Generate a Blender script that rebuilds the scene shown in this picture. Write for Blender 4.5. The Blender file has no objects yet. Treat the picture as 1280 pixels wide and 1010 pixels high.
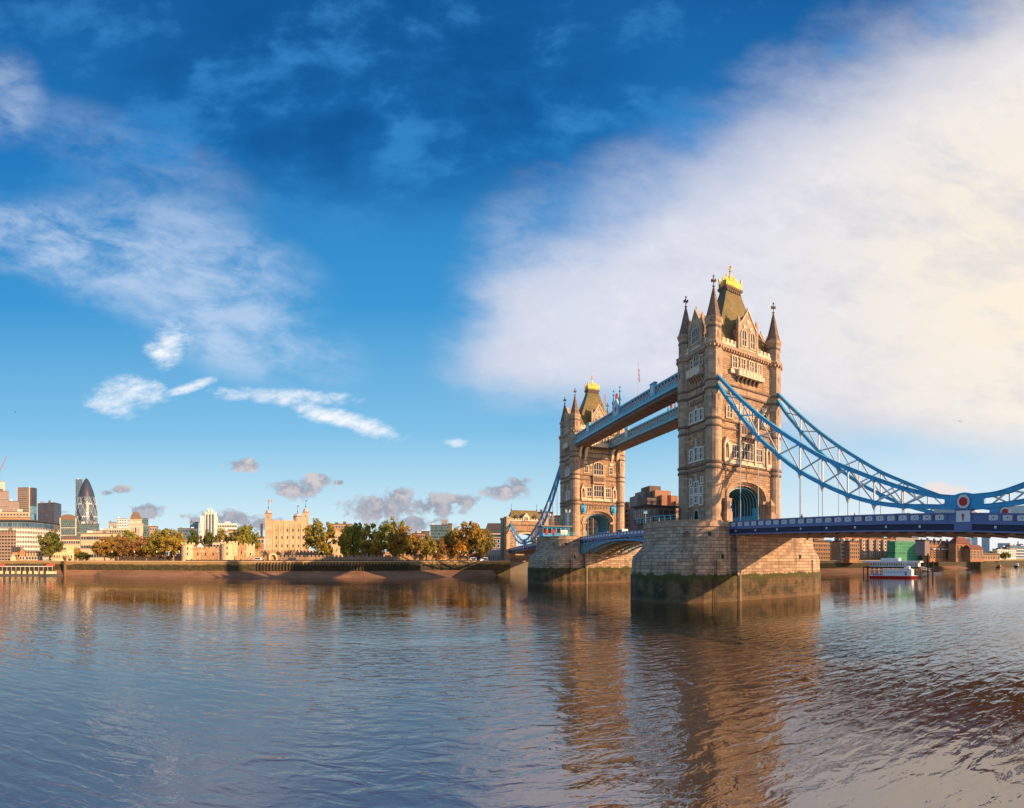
import bpy, math, random
from mathutils import Vector
random.seed(7)
R_ = math.radians
C = bpy.context.scene.collection
scene = bpy.context.scene
PI = math.pi

# ---------------------------------------------------------------- camera (a stitched cylindrical panorama)
CX, CY, CH, YAW = -74.58, -132.98, 7.976, R_(14.032)
F, U0, V0 = 624.85, 640.0, 697.63
WATER = -0.95
cam = bpy.data.cameras.new('camera'); cam_o = bpy.data.objects.new('camera', cam); C.objects.link(cam_o)
cam_o.location = (CX, CY, CH); cam_o.rotation_euler = (R_(90), 0, -YAW)
cam.type = 'PANO'; cam.panorama_type = 'CENTRAL_CYLINDRICAL'
cam.central_cylindrical_range_u_min = -640 / F; cam.central_cylindrical_range_u_max = 640 / F
cam.central_cylindrical_range_v_min = -(1010 - V0) / F; cam.central_cylindrical_range_v_max = V0 / F
cam.central_cylindrical_radius = 1.0
cam.clip_start = 0.1; cam.clip_end = 20000
scene.camera = cam_o

# ---------------------------------------------------------------- sun
SUN_AZ, SUN_EL = R_(132), R_(18.5)
sun = bpy.data.lights.new('sun', 'SUN'); sun.energy = 5.0; sun.angle = R_(0.5); sun.color = (1.0, 0.62, 0.33)
sun_o = bpy.data.objects.new('sun', sun); C.objects.link(sun_o)
sd = Vector((math.sin(SUN_AZ) * math.cos(SUN_EL), math.cos(SUN_AZ) * math.cos(SUN_EL), math.sin(SUN_EL)))
sun_o.rotation_euler = sd.to_track_quat('Z', 'Y').to_euler(); sun_o.location = (200, -300, 200)
scene.view_settings.view_transform = 'Standard'; scene.view_settings.look = 'None'
scene.view_settings.gamma = 1.0; scene.view_settings.exposure = 0.65; scene.view_settings.use_curve_mapping = False
scene.cycles.max_bounces = 6; scene.cycles.diffuse_bounces = 3; scene.cycles.glossy_bounces = 3
scene.cycles.use_denoising = True; scene.cycles.sample_clamp_indirect = 4.0

# ---------------------------------------------------------------- node maths
class S:                       # a socket with arithmetic
    def __init__(s, nt, k): s.nt, s.k = nt, k
    def op(s, o, *a, clamp=False):
        n = s.nt.nodes.new('ShaderNodeMath'); n.operation = o; n.use_clamp = clamp
        for i, x in enumerate((s,) + a):
            if isinstance(x, S): s.nt.links.new(x.k, n.inputs[i])
            else: n.inputs[i].default_value = float(x)
        return S(s.nt, n.outputs[0])
    def __add__(s, o): return s.op('ADD', o)
    __radd__ = __add__
    def __sub__(s, o): return s.op('SUBTRACT', o)
    def __rsub__(s, o): return (s * -1.0) + o
    def __mul__(s, o): return s.op('MULTIPLY', o)
    __rmul__ = __mul__
    def __truediv__(s, o): return s.op('DIVIDE', o)
    def max(s, o): return s.op('MAXIMUM', o)
    def min(s, o): return s.op('MINIMUM', o)
    def sat(s): return s.op('ADD', 0.0, clamp=True)
    def ss(s, a, b):           # smoothstep
        n = s.nt.nodes.new('ShaderNodeMapRange'); n.interpolation_type = 'SMOOTHSTEP'
        s.nt.links.new(s.k, n.inputs[0]); n.inputs[1].default_value = a; n.inputs[2].default_value = b
        return S(s.nt, n.outputs[0])
def vec(nt, x, y, z=0.0):
    n = nt.nodes.new('ShaderNodeCombineXYZ')
    for i, q in enumerate((x, y, z)):
        if isinstance(q, S): nt.links.new(q.k, n.inputs[i])
        else: n.inputs[i].default_value = q
    return n.outputs[0]
def noise(nt, v, scale, detail=6, rough=0.55, dist=0.0, color=False):
    n = nt.nodes.new('ShaderNodeTexNoise'); n.inputs['Scale'].default_value = scale
    n.inputs['Detail'].default_value = detail; n.inputs['Roughness'].default_value = rough; n.inputs['Distortion'].default_value = dist
    if v is not None: nt.links.new(v, n.inputs['Vector'])
    return S(nt, n.outputs[0])
def mix(nt, fac, a, b, mode='MIX'):
    n = nt.nodes.new('ShaderNodeMix'); n.data_type = 'RGBA'; n.blend_type = mode
    for i, q in ((0, fac), (6, a), (7, b)):
        if isinstance(q, S): nt.links.new(q.k, n.inputs[i])
        elif hasattr(q, 'is_linked'): nt.links.new(q, n.inputs[i])
        elif i == 0: n.inputs[i].default_value = q
        else: n.inputs[i].default_value = (*q, 1.0)
    return n.outputs[2]
def ramp(nt, s, stops):
    n = nt.nodes.new('ShaderNodeValToRGB'); e = n.color_ramp.elements
    for i, (p, c) in enumerate(stops):
        q = e[i] if i < 2 else e.new(p)
        q.position = p; q.color = (*c, 1.0)
    nt.links.new(s.k, n.inputs[0]); return n.outputs[0]

# ---------------------------------------------------------------- sky and clouds (functions of compass bearing and height)
w = bpy.data.worlds.new('World'); scene.world = w; w.use_nodes = True
nt = w.node_tree; bg = nt.nodes['Background']
tc = nt.nodes.new('ShaderNodeTexCoord'); sp = nt.nodes.new('ShaderNodeSeparateXYZ'); nt.links.new(tc.outputs['Generated'], sp.inputs[0])
X, Y, Z = (S(nt, sp.outputs[i]) for i in range(3))
az = X.op('ARCTAN2', Y) - YAW
hor = (X * X + Y * Y).op('SQRT').max(0.02)
T = (Z / hor).min(6.0)
px = az * F + U0                       # bearing and tangent of elevation, in 1/625 rad
py = T * -F + V0
sky = nt.nodes.new('ShaderNodeTexSky'); sky.sky_type = 'NISHITA'; sky.sun_disc = False
sky.sun_elevation = SUN_EL; sky.sun_rotation = SUN_AZ; sky.air_density = 1.0; sky.dust_density = 0.6; sky.ozone_density = 4.0
grad = ramp(nt, (T / 1.4).sat(), [(0.0, (0.76, 0.87, 0.90)), (0.06, (0.58, 0.78, 0.87)), (0.11, (0.42, 0.68, 0.84)), (0.18, (0.21, 0.52, 0.78)),
      (0.36, (0.045, 0.31, 0.65)), (0.58, (0.012, 0.18, 0.50)), (0.80, (0.006, 0.11, 0.35)), (1.0, (0.006, 0.075, 0.25))])
base = mix(nt, 0.82, sky.outputs[0], grad)
nsk = nt.nodes.new('ShaderNodeVectorMath'); nsk.operation = 'SCALE'; nsk.inputs['Scale'].default_value = 0.10
nt.links.new(sky.outputs[0], nsk.inputs[0])
base = mix(nt, 0.93, nsk.outputs[0], grad)
base = mix(nt, ((px - 750.0).ss(0, 400) * (py.ss(470, 600))) * 0.45, base, (0.80, 0.86, 0.92))
base = mix(nt, ((px - 850.0).ss(0, 430) * (py.ss(600, 690))) * 0.6, base, (0.95, 0.88, 0.82))
cv = vec(nt, px * 0.01, py * 0.016)
n1 = noise(nt, cv, 0.55, 9, 0.60, 0.1)
n2 = noise(nt, vec(nt, px * 0.01 + py * 0.006, py * 0.022 - px * 0.006, 3.0), 0.9, 10, 0.66, 0.25)
n3 = noise(nt, vec(nt, px * 0.01, py * 0.013, 9.0), 2.6, 8, 0.62, 0.2)
# darker, deeper patches high up
ddx = (px - 470.0) / 420.0; ddy = (py - 110.0) / 190.0
base = mix(nt, ((1.0 - (ddx * ddx + ddy * ddy)).ss(0.0, 0.9) * n1.ss(0.30, 0.66)) * 0.72, base, (0.003, 0.065, 0.24))
base = mix(nt, (n1.ss(0.50, 0.36) * (1.0 - py.ss(200, 420))) * 0.45, base, (0.05, 0.27, 0.62))
# high veil of cirrus, left
def blob(x, y, rx, ry, rot=0.0):
    c, s_ = math.cos(R_(rot)), math.sin(R_(rot))
    a = ((px - x) * c + (py - y) * s_) / rx; b = ((py - y) * c - (px - x) * s_) / ry
    return 1.0 - (a * a + b * b)
veil = None
for (x, y, rx, ry, ro, k) in [(40, 300, 150, 45, 14, 1.0), (210, 330, 190, 80, 14, .8), (310, 425, 140, 50, 12, .8), (5, 120, 50, 60, 0, .55), (170, 200, 170, 50, 22, .3),
                              (640, 330, 70, 80, 0, .2)]:
    b = blob(x, y, rx * 1.25, ry * 1.25, ro).ss(0.0, 1.0) * k
    veil = b if veil is None else (veil + b - veil * b)
veil = (veil * (n2 * 0.6 + n1 * 0.5).ss(0.40, 0.70) * 1.35).sat()
base = mix(nt, veil * 0.62, base, (0.60, 0.70, 0.86))
# the great sheet of cloud, right
up = (py - 318.0 + (px - 560.0) * 0.52) / 165.0
low = ((px - 560.0) * 0.125 + 488.0 - py) / 42.0
left = (px - 535.0 + (py - 455.0).op('ABSOLUTE') * -0.22) / 75.0
nn = (n1 - 0.5) * 2.6 + (n2 - 0.5) * 1.2
big = (up * 1.0 + nn * 0.45).ss(-0.4, 0.95) * (low + nn * 0.8).ss(-0.5, 1.3) * (left + nn * 0.7).ss(-0.3, 1.7)
warm = ((px - 700.0) / 600.0).sat()
ccol = mix(nt, warm, (0.68, 0.70, 0.81), (0.84, 0.80, 0.79))
glow = ((px - 1290.0) * (px - 1290.0) + (py - 350.0) * (py - 350.0)).op('SQRT')
ccol = mix(nt, 1.0 - glow.ss(0, 380), ccol, (0.95, 0.84, 0.68))
ccol = mix(nt, (n2 * 0.5 + n1 * 0.5).ss(0.44, 0.64) * 0.5, ccol, (0.56, 0.58, 0.69))
ccol = mix(nt, n3.ss(0.5, 0.75) * 0.25, ccol, (0.9, 0.9, 0.95))
base = mix(nt, (big * 0.97).sat(), base, ccol)
# bright small clouds
sm = None; n5 = noise(nt, vec(nt, px * 0.01, py * 0.02 + px * 0.004, 2.0), 4.2, 9, 0.68, 0.3)
for (x, y, rx, ry, ro) in [(158, 497, 50, 24, -4), (214, 428, 24, 34, 25), (200, 440, 26, 12, 20), (358, 496, 86, 12, 3), (425, 524, 88, 13, 16), (236, 484, 34, 7, -18), (572, 554, 20, 6, 0)]:
    b = (blob(x, y, rx, ry, ro) + (n5 - 0.5) * 2.6 + (n2 - 0.5) * 3.0).ss(-0.25, 1.9) * blob(x, y, rx * 1.7, ry * 1.7, ro).ss(0, .5)
    sm = b if sm is None else sm.max(b)
base = mix(nt, (sm * 1.1).sat(), base, (0.88, 0.91, 0.95))
# grey cumulus above the skyline
cu = None; n4 = noise(nt, vec(nt, px * 0.01, py * 0.011, 5.0), 4.0, 9, 0.62, 0.15)
for (x, y, rx, ry) in [(478, 634, 54, 18), (498, 622, 24, 17), (545, 632, 42, 18), (575, 626, 34, 9), (372, 610, 42, 15), (398, 600, 22, 10), (304, 581, 26, 10), (632, 613, 36, 13), (648, 604, 22, 10),
                       (282, 648, 58, 11), (182, 637, 26, 11), (150, 612, 16, 6), (135, 616, 10, 4), (426, 603, 14, 4), (520, 655, 60, 12), (76, 641, 12, 4), (330, 655, 40, 10)]:
    b = (blob(x, y, rx, ry) + (n4 - 0.5) * 5.2).ss(0.0, 0.95) * blob(x, y, rx * 1.6, ry * 1.6).ss(0, .4)
    cu = b if cu is None else cu.max(b)
cuc = mix(nt, n4.ss(0.44, 0.60) * (1.0 - py.ss(600, 650) * 0.5), (0.30, 0.335, 0.41), (0.60, 0.565, 0.59))
base = mix(nt, (cu * 1.1).sat(), base, cuc)
pk = (blob(1180, 612, 34, 12) + (n4 - 0.5) * 2.4).ss(0, .9)
base = mix(nt, pk * 0.6, base, (0.95, 0.72, 0.62))
# below the horizon: dull earth colour, never seen
base = mix(nt, T.ss(-0.02, -0.06), base, (0.15, 0.13, 0.10))
nt.links.new(base, bg.inputs[0]); bg.inputs[1].default_value = 0.68

# ---------------------------------------------------------------- materials
MATS = {}
def new_mat(name):
    m = bpy.data.materials.new(name); m.use_nodes = True; MATS[name] = m
    return m, m.node_tree, m.node_tree.nodes['Principled BSDF']
def mat(name, col, rough=0.75, metal=0.0, var=0.18, vs=0.6, brick=None, mortar=None, col2=None, c2s=0.12, bump=0.0, spec=0.35, streak=0.0, emit=0.0, brk=0.0):
    m, nt, p = new_mat(name)
    tc = nt.nodes.new('ShaderNodeTexCoord'); ob = tc.outputs['Object']; uv = tc.outputs['UV']
    c = None
    if brick:
        b = nt.nodes.new('ShaderNodeTexBrick'); nt.links.new(uv, b.inputs['Vector']); b.inputs['Scale'].default_value = 1.0
        b.inputs['Brick Width'].default_value = brick[0]; b.inputs['Row Height'].default_value = brick[1]
        b.inputs['Mortar Size'].default_value = brick[2]; b.inputs['Mortar Smooth'].default_value = 0.3; b.inputs['Bias'].default_value = -0.1
        k = brick[3] if len(brick) > 3 else 0.3
        b.inputs['Color1'].default_value = (*[x * (1 + k) for x in col], 1); b.inputs['Color2'].default_value = (*[x * (1 - k) for x in col], 1)
        b.inputs['Mortar'].default_value = (*(mortar or [x * 0.4 for x in col]), 1)
        c = b.outputs['Color']
    else:
        r = nt.nodes.new('ShaderNodeRGB'); r.outputs[0].default_value = (*col, 1); c = r.outputs[0]
    if col2:
        c = mix(nt, noise(nt, ob, c2s, 5, 0.6).ss(0.42, 0.62), c, col2)
    if var:
        n = noise(nt, ob, vs, 6, 0.7); lo, hi = 1 - var, 1 + var
        g = n * (2 * var * 2.2) + (1 - var * 2.2)
        c = mix(nt, 1.0, c, vec(nt, g, g, g), 'MULTIPLY')
    if streak:
        mp = nt.nodes.new('ShaderNodeMapping'); mp.inputs['Scale'].default_value = (1.4, 1.4, 0.12); nt.links.new(ob, mp.inputs[0])
        s_ = 1.0 - noise(nt, mp.outputs[0], 0.9, 5, 0.7).ss(0.52, 0.72) * streak
        c = mix(nt, 1.0, c, vec(nt, s_, s_, s_), 'MULTIPLY')
    nt.links.new(c, p.inputs['Base Color']); p.inputs['Roughness'].default_value = rough
    p.inputs['Metallic'].default_value = metal; p.inputs['Specular IOR Level'].default_value = spec
    if bump:
        bp = nt.nodes.new('ShaderNodeBump'); bp.inputs['Strength'].default_value = bump; bp.inputs['Distance'].default_value = 0.12
        n = noise(nt, ob, 1.7, 5, 0.7)
        if brick: n = n + (1.0 - S(nt, b.outputs['Fac']))
        nt.links.new(n.k, bp.inputs['Height']); nt.links.new(bp.outputs[0], p.inputs['Normal'])
    return m
mat('granite', (0.46, 0.285, 0.16), 0.85, var=0.26, vs=1.1, brick=(1.3, 0.5, 0.03, 0.42), mortar=(0.17, 0.12, 0.085), bump=1.0, streak=0.65, col2=(0.40, 0.27, 0.175), c2s=0.2)
mat('granite_smooth', (0.49, 0.33, 0.21), 0.8, var=0.2, vs=1.1, brick=(1.9, 0.62, 0.02, 0.26), mortar=(0.25, 0.19, 0.14), bump=0.2, streak=0.6, col2=(0.42, 0.29, 0.20), c2s=0.25)
mat('portland', (0.76, 0.61, 0.44), 0.8, var=0.22, vs=1.2, streak=0.4, bump=0.2)
mat('pale_frame', (0.82, 0.72, 0.60), 0.8, var=0.12, vs=1.2)
mat('stone_dark', (0.20, 0.14, 0.105), 0.85, var=0.2, vs=1.0, streak=0.3)
mat('spire_stone', (0.25, 0.165, 0.12), 0.85, var=0.2, vs=1.0, brick=(0.8, 0.35, 0.03, 0.2), bump=0.2)
mat('slate', (0.24, 0.175, 0.06), 0.7, var=0.3, vs=0.8, brick=(0.5, 0.28, 0.02, 0.25), streak=0.35, col2=(0.15, 0.13, 0.06), c2s=0.2)
mat('gold', (0.78, 0.45, 0.07), 0.5, 0.9, var=0.25, vs=2.0)
mat('web_shade_blue', (0.02, 0.025, 0.07), 0.5, var=0.15)
mat('blue', (0.04, 0.36, 0.64), 0.45, var=0.22, vs=0.9, spec=0.45, streak=0.4)
mat('pale_blue', (0.15, 0.47, 0.60), 0.42, var=0.12, vs=0.6, spec=0.5, streak=0.25)
mat('deck_blue', (0.12, 0.16, 0.345), 0.4, var=0.12, vs=0.4, spec=0.5, streak=0.2)
mat('white_paint', (0.62, 0.62, 0.62), 0.5, var=0.1, vs=1.0)
mat('bright_white', (0.80, 0.79, 0.77), 0.5, var=0.05, vs=1.0)
mat('grey_steel', (0.42, 0.42, 0.44), 0.45, var=0.1)
mat('purple_post', (0.22, 0.07, 0.20), 0.5, var=0.1)
mat('red', (0.62, 0.03, 0.02), 0.45, var=0.06)
mat('brown_steel', (0.19, 0.13, 0.095), 0.75, var=0.25, vs=0.4, streak=0.3)
mat('cream_steel', (0.42, 0.33, 0.20), 0.6, var=0.2, vs=0.4, streak=0.3)
mat('dark_metal', (0.03, 0.032, 0.035), 0.5, var=0.1)
mat('asphalt', (0.055, 0.053, 0.05), 0.9, var=0.2, vs=2.0)
mat('glass', (0.025, 0.03, 0.04), 0.12, var=0.2, vs=0.8, spec=0.8)
mat('glass_blue', (0.03, 0.07, 0.12), 0.10, var=0.25, vs=0.25, spec=1.0, brick=(3.0, 3.4, 0.12, 0.5), mortar=(0.25, 0.26, 0.27))
mat('glass_teal', (0.04, 0.08, 0.085), 0.12, var=0.2, vs=0.15, spec=0.9, brick=(3.0, 3.2, 0.15, 0.4), mortar=(0.20, 0.27, 0.26))
mat('glass_dark', (0.035, 0.03, 0.045), 0.15, var=0.2, vs=0.1, spec=0.8, brick=(2.5, 4.0, 0.12, 0.3), mortar=(0.10, 0.085, 0.09))
mat('tower_bronze', (0.10, 0.075, 0.06), 0.3, var=0.15, vs=0.1, spec=0.7, brick=(40, 3.9, 0.55, 0.2), mortar=(0.22, 0.18, 0.15))
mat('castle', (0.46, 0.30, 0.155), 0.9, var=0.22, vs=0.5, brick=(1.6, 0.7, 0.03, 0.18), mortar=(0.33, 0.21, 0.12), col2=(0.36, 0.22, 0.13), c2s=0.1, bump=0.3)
mat('castle_grey_shade', (0.25, 0.175, 0.13), 0.9, var=0.22, vs=0.5, brick=(1.6, 0.7, 0.03, 0.18), col2=(0.32, 0.22, 0.14), c2s=0.08)  # darker castle stone; on the walls it holds the bridge's shadow as colour
mat('castle_pale', (0.62, 0.47, 0.29), 0.9, var=0.15, vs=0.6)
mat('white_tower', (0.56, 0.41, 0.255), 0.9, var=0.18, vs=0.35, brick=(1.5, 0.6, 0.03, 0.14), mortar=(0.42, 0.29, 0.18), col2=(0.46, 0.30, 0.18), c2s=0.12)
mat('sky_glass', (0.08, 0.22, 0.33), 0.15, var=0.2, vs=0.2, brick=(6, 3.4, 0.2, 0.3), mortar=(0.3, 0.3, 0.28))
mat('pale_stone', (0.50, 0.43, 0.36), 0.85, var=0.14, vs=0.25, streak=0.2)
mat('warm_stone', (0.50, 0.37, 0.25), 0.85, var=0.16, vs=0.25, streak=0.2)
mat('white_concrete', (0.66, 0.63, 0.58), 0.8, var=0.1, vs=0.2, streak=0.15)
mat('grey_concrete', (0.30, 0.28, 0.27), 0.85, var=0.15, vs=0.2, streak=0.2)
mat('mauve_concrete', (0.26, 0.21, 0.20), 0.85, var=0.15, vs=0.2)
mat('brown_concrete', (0.40, 0.225, 0.135), 0.85, var=0.15, vs=0.15, streak=0.25)
mat('dark_concrete', (0.17, 0.12, 0.095), 0.85, var=0.18, vs=0.15, streak=0.2)
mat('red_brick', (0.22, 0.075, 0.055), 0.9, var=0.18, vs=0.4, brick=(1.2, 0.5, 0.04, 0.2))
mat('orange_brick', (0.42, 0.20, 0.095), 0.9, var=0.2, vs=0.3, brick=(1.2, 0.5, 0.04, 0.2), streak=0.2)
mat('tan_brick', (0.46, 0.27, 0.145), 0.9, var=0.2, vs=0.3, brick=(1.2, 0.5, 0.04, 0.15), streak=0.2)
mat('dark_roof', (0.07, 0.065, 0.065), 0.8, var=0.2, vs=0.5)
mat('brown_roof', (0.17, 0.115, 0.085), 0.85, var=0.2, vs=0.5)
mat('lead', (0.42, 0.40, 0.39), 0.5, var=0.15, vs=0.8)
mat('green_net', (0.03, 0.23, 0.12), 0.8, var=0.25, vs=0.25, brick=(5.0, 2.2, 0.09, 0.25), mortar=(0.20, 0.42, 0.26))
mat('tower_dark', (0.04, 0.05, 0.075), 0.35, var=0.15, vs=0.2, spec=0.5)
mat('crane_paint', (0.25, 0.09, 0.09), 0.6)
mat('silver_glass', (0.09, 0.14, 0.19), 0.15, var=0.25, vs=0.2, spec=0.9)
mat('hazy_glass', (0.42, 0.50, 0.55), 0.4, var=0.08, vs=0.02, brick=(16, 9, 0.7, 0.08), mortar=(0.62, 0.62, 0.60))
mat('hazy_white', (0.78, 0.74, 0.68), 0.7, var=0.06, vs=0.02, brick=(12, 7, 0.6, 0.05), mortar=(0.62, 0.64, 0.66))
mat('timber', (0.20, 0.11, 0.06), 0.9, var=0.3, vs=1.5)
mat('dark_timber', (0.055, 0.04, 0.028), 0.9, var=0.3, vs=1.5)
mat('sand', (0.27, 0.145, 0.08), 0.95, var=0.2, vs=0.25, col2=(0.20, 0.105, 0.06), c2s=0.06, bump=0.3)
mat('ground', (0.20, 0.165, 0.12), 0.95, var=0.2, vs=0.1)
mat('bark', (0.09, 0.065, 0.05), 0.9, var=0.25, vs=2.0)
mat('skin', (0.5, 0.32, 0.24), 0.6, var=0.0)
mat('cloth_dark', (0.03, 0.035, 0.06), 0.9, var=0.0)
mat('cloth_red', (0.45, 0.04, 0.04), 0.9, var=0.0)
mat('cloth_pale', (0.55, 0.52, 0.5), 0.9, var=0.0)
mat('hedge', (0.05, 0.085, 0.02), 0.9, var=0.4, vs=1.0)
def leaf(name, a, b):
    m, nt, p = new_mat(name)
    tc = nt.nodes.new('ShaderNodeTexCoord'); oi = nt.nodes.new('ShaderNodeObjectInfo')
    n = noise(nt, tc.outputs['Object'], 0.28, 4, 0.6).ss(0.36, 0.64); n2 = noise(nt, tc.outputs['Object'], 2.5, 3, 0.7)
    a = tuple(q * 1.35 for q in a); b = tuple(q * 1.35 for q in b)
    c = mix(nt, n, a, b); g = n2 * 1.5 + 0.45; c = mix(nt, 1.0, c, vec(nt, g, g, g), 'MULTIPLY')
    nt.links.new(c, p.inputs['Base Color']); p.inputs['Roughness'].default_value = 0.7; p.inputs['Specular IOR Level'].default_value = 0.2
    tr = nt.nodes.new('ShaderNodeBsdfTranslucent'); nt.links.new(c, tr.inputs[0]); ms = nt.nodes.new('ShaderNodeMixShader'); ms.inputs[0].default_value = 0.42
    nt.links.new(p.outputs[0], ms.inputs[1]); nt.links.new(tr.outputs[0], ms.inputs[2]); nt.links.new(ms.outputs[0], nt.nodes['Material Output'].inputs[0])
leaf('leaf_green', (0.15, 0.17, 0.03), (0.26, 0.22, 0.04))
leaf('leaf_dark', (0.07, 0.095, 0.02), (0.14, 0.14, 0.03))
leaf('leaf_olive', (0.20, 0.175, 0.035), (0.30, 0.215, 0.04))
leaf('leaf_orange', (0.28, 0.165, 0.035), (0.20, 0.155, 0.035))
leaf('leaf_rust', (0.26, 0.135, 0.05), (0.21, 0.13, 0.045))
leaf('leaf_yellow', (0.50, 0.27, 0.03), (0.30, 0.20, 0.03))

# pier masonry: blocks, weed line, tide stains by height above the water
m, nt, p = new_mat('pier_stone')
tc = nt.nodes.new('ShaderNodeTexCoord'); geo = nt.nodes.new('ShaderNodeNewGeometry'); sp = nt.nodes.new('ShaderNodeSeparateXYZ')
nt.links.new(geo.outputs['Position'], sp.inputs[0]); zz = S(nt, sp.outputs[2])
b = nt.nodes.new('ShaderNodeTexBrick'); nt.links.new(tc.outputs['UV'], b.inputs['Vector'])
for k, v in (('Scale', 1.0), ('Brick Width', 1.7), ('Row Height', 0.72), ('Mortar Size', 0.045), ('Mortar Smooth', 0.2), ('Bias', -0.15)): b.inputs[k].default_value = v
b.inputs['Color1'].default_value = (0.57, 0.40, 0.27, 1); b.inputs['Color2'].default_value = (0.30, 0.20, 0.135, 1); b.inputs['Mortar'].default_value = (0.13, 0.09, 0.065, 1)
na = noise(nt, geo.outputs['Position'], 0.35, 6, 0.7); nb = noise(nt, geo.outputs['Position'], 1.6, 6, 0.75)
mp = nt.nodes.new('ShaderNodeMapping'); mp.inputs['Scale'].default_value = (0.7, 0.7, 0.07); nt.links.new(geo.outputs['Position'], mp.inputs[0])
ns = noise(nt, mp.outputs[0], 0.9, 6, 0.7)
g = nb * 1.1 + 0.45; c = mix(nt, 1.0, b.outputs['Color'], vec(nt, g, g, g), 'MULTIPLY')
c = mix(nt, ns.ss(0.50, 0.68) * 0.7, c, (0.13, 0.10, 0.08))
c = mix(nt, ns.ss(0.42, 0.30) * 0.35, c, (0.58, 0.50, 0.42))
low = (4.7 + (ns - 0.5) * 1.6 + (na - 0.5) * 2.2 + (nb - 0.5) * 0.9) - zz
tide = mix(nt, (na * 0.65 + ns * 0.35).ss(0.42, 0.60), (0.04, 0.032, 0.014), (0.16, 0.10, 0.045))
tide = mix(nt, zz.ss(0.4, -1.0) * 0.6, tide, (0.20, 0.12, 0.06))
weed = mix(nt, nb, (0.02, 0.022, 0.004), (0.11, 0.105, 0.012))
weed = mix(nt, low.ss(0.6, 1.9), weed, tide)
c = mix(nt, low.ss(-0.25, 0.25) * nb.ss(0.2, 0.45).max(low.ss(0.0, 0.6)), c, weed)
nt.links.new(c, p.inputs['Base Color']); p.inputs['Roughness'].default_value = 0.85
bp = nt.nodes.new('ShaderNodeBump'); bp.inputs['Strength'].default_value = 0.7; bp.inputs['Distance'].default_value = 0.15
hh = (1.0 - S(nt, b.outputs['Fac'])) + nb * 0.8
nt.links.new(hh.k, bp.inputs['Height']); nt.links.new(bp.outputs[0], p.inputs['Normal'])

# river wall: pale coping, mossy and black below the tide
m, nt, p = new_mat('river_wall')
geo = nt.nodes.new('ShaderNodeNewGeometry'); sp = nt.nodes.new('ShaderNodeSeparateXYZ'); nt.links.new(geo.outputs['Position'], sp.inputs[0]); zz = S(nt, sp.outputs[2])
na = noise(nt, geo.outputs['Position'], 0.12, 7, 0.75); nb = noise(nt, geo.outputs['Position'], 0.9, 6, 0.75)
c = mix(nt, nb, (0.13, 0.09, 0.035), (0.36, 0.25, 0.11))
c = mix(nt, ((5.3 - zz) + (na - 0.5) * 3.0).ss(-0.1, 0.9), c, mix(nt, nb.ss(0.35, 0.7), (0.02, 0.016, 0.009), (0.075, 0.065, 0.02)))
nt.links.new(c, p.inputs['Base Color']); p.inputs['Roughness'].default_value = 0.9

# water
m, nt, p = new_mat('water')
geo = nt.nodes.new('ShaderNodeNewGeometry'); P = geo.outputs['Position']
def wv(sx, sy, rot, scale, detail, rough, dist=0.0):
    mp = nt.nodes.new('ShaderNodeMapping'); mp.inputs['Rotation'].default_value = (0, 0, R_(rot)); mp.inputs['Scale'].default_value = (sx, sy, 1)
    nt.links.new(P, mp.inputs[0]); return noise(nt, mp.outputs[0], scale, detail, rough, dist)
w1 = wv(0.50, 1.0, 10, 1.05, 3, 0.45, 0.5)       # metre-long ripples
w2 = wv(0.60, 1.0, -18, 0.40, 2, 0.5, 0.3)      # longer swell
w3 = wv(0.65, 1.0, 34, 3.2, 3, 0.6, 0.4)         # fine chop
patch = wv(0.5, 1.0, 20, 0.022, 4, 0.6).ss(0.36, 0.64)
calm = wv(0.35, 1.0, 8, 0.05, 5, 0.6, 0.6).ss(0.40, 0.62)
band = wv(0.18, 1.0, 14, 0.045, 5, 0.65, 0.5).ss(0.38, 0.60)
hgt = (w1.ss(0.25, 0.75) * 0.052 + w3 * 0.016 * (calm * 0.6 + 0.4)) * (patch * 0.5 + 0.2 + band * 0.65) + w2 * 0.035
sy = nt.nodes.new('ShaderNodeSeparateXYZ'); nt.links.new(P, sy.inputs[0])       # the stream runs rougher near the south bank, calmer beyond
hgt = hgt * (1.2 - (S(nt, sy.outputs[1]) + S(nt, sy.outputs[0]).max(-40.0) * 0.7).ss(-150, -45) * 0.84)
bp = nt.nodes.new('ShaderNodeBump'); bp.inputs['Strength'].default_value = 1.0; bp.inputs['Distance'].default_value = 1.0
nt.links.new(hgt.k, bp.inputs['Height']); nt.links.new(bp.outputs[0], p.inputs['Normal'])
silt = mix(nt, calm * 0.5, (0.085, 0.042, 0.014), (0.066, 0.035, 0.014))
nt.links.new(silt, p.inputs['Base Color']); p.inputs['Roughness'].default_value = 0.012; p.inputs['IOR'].default_value = 3.5

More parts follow.
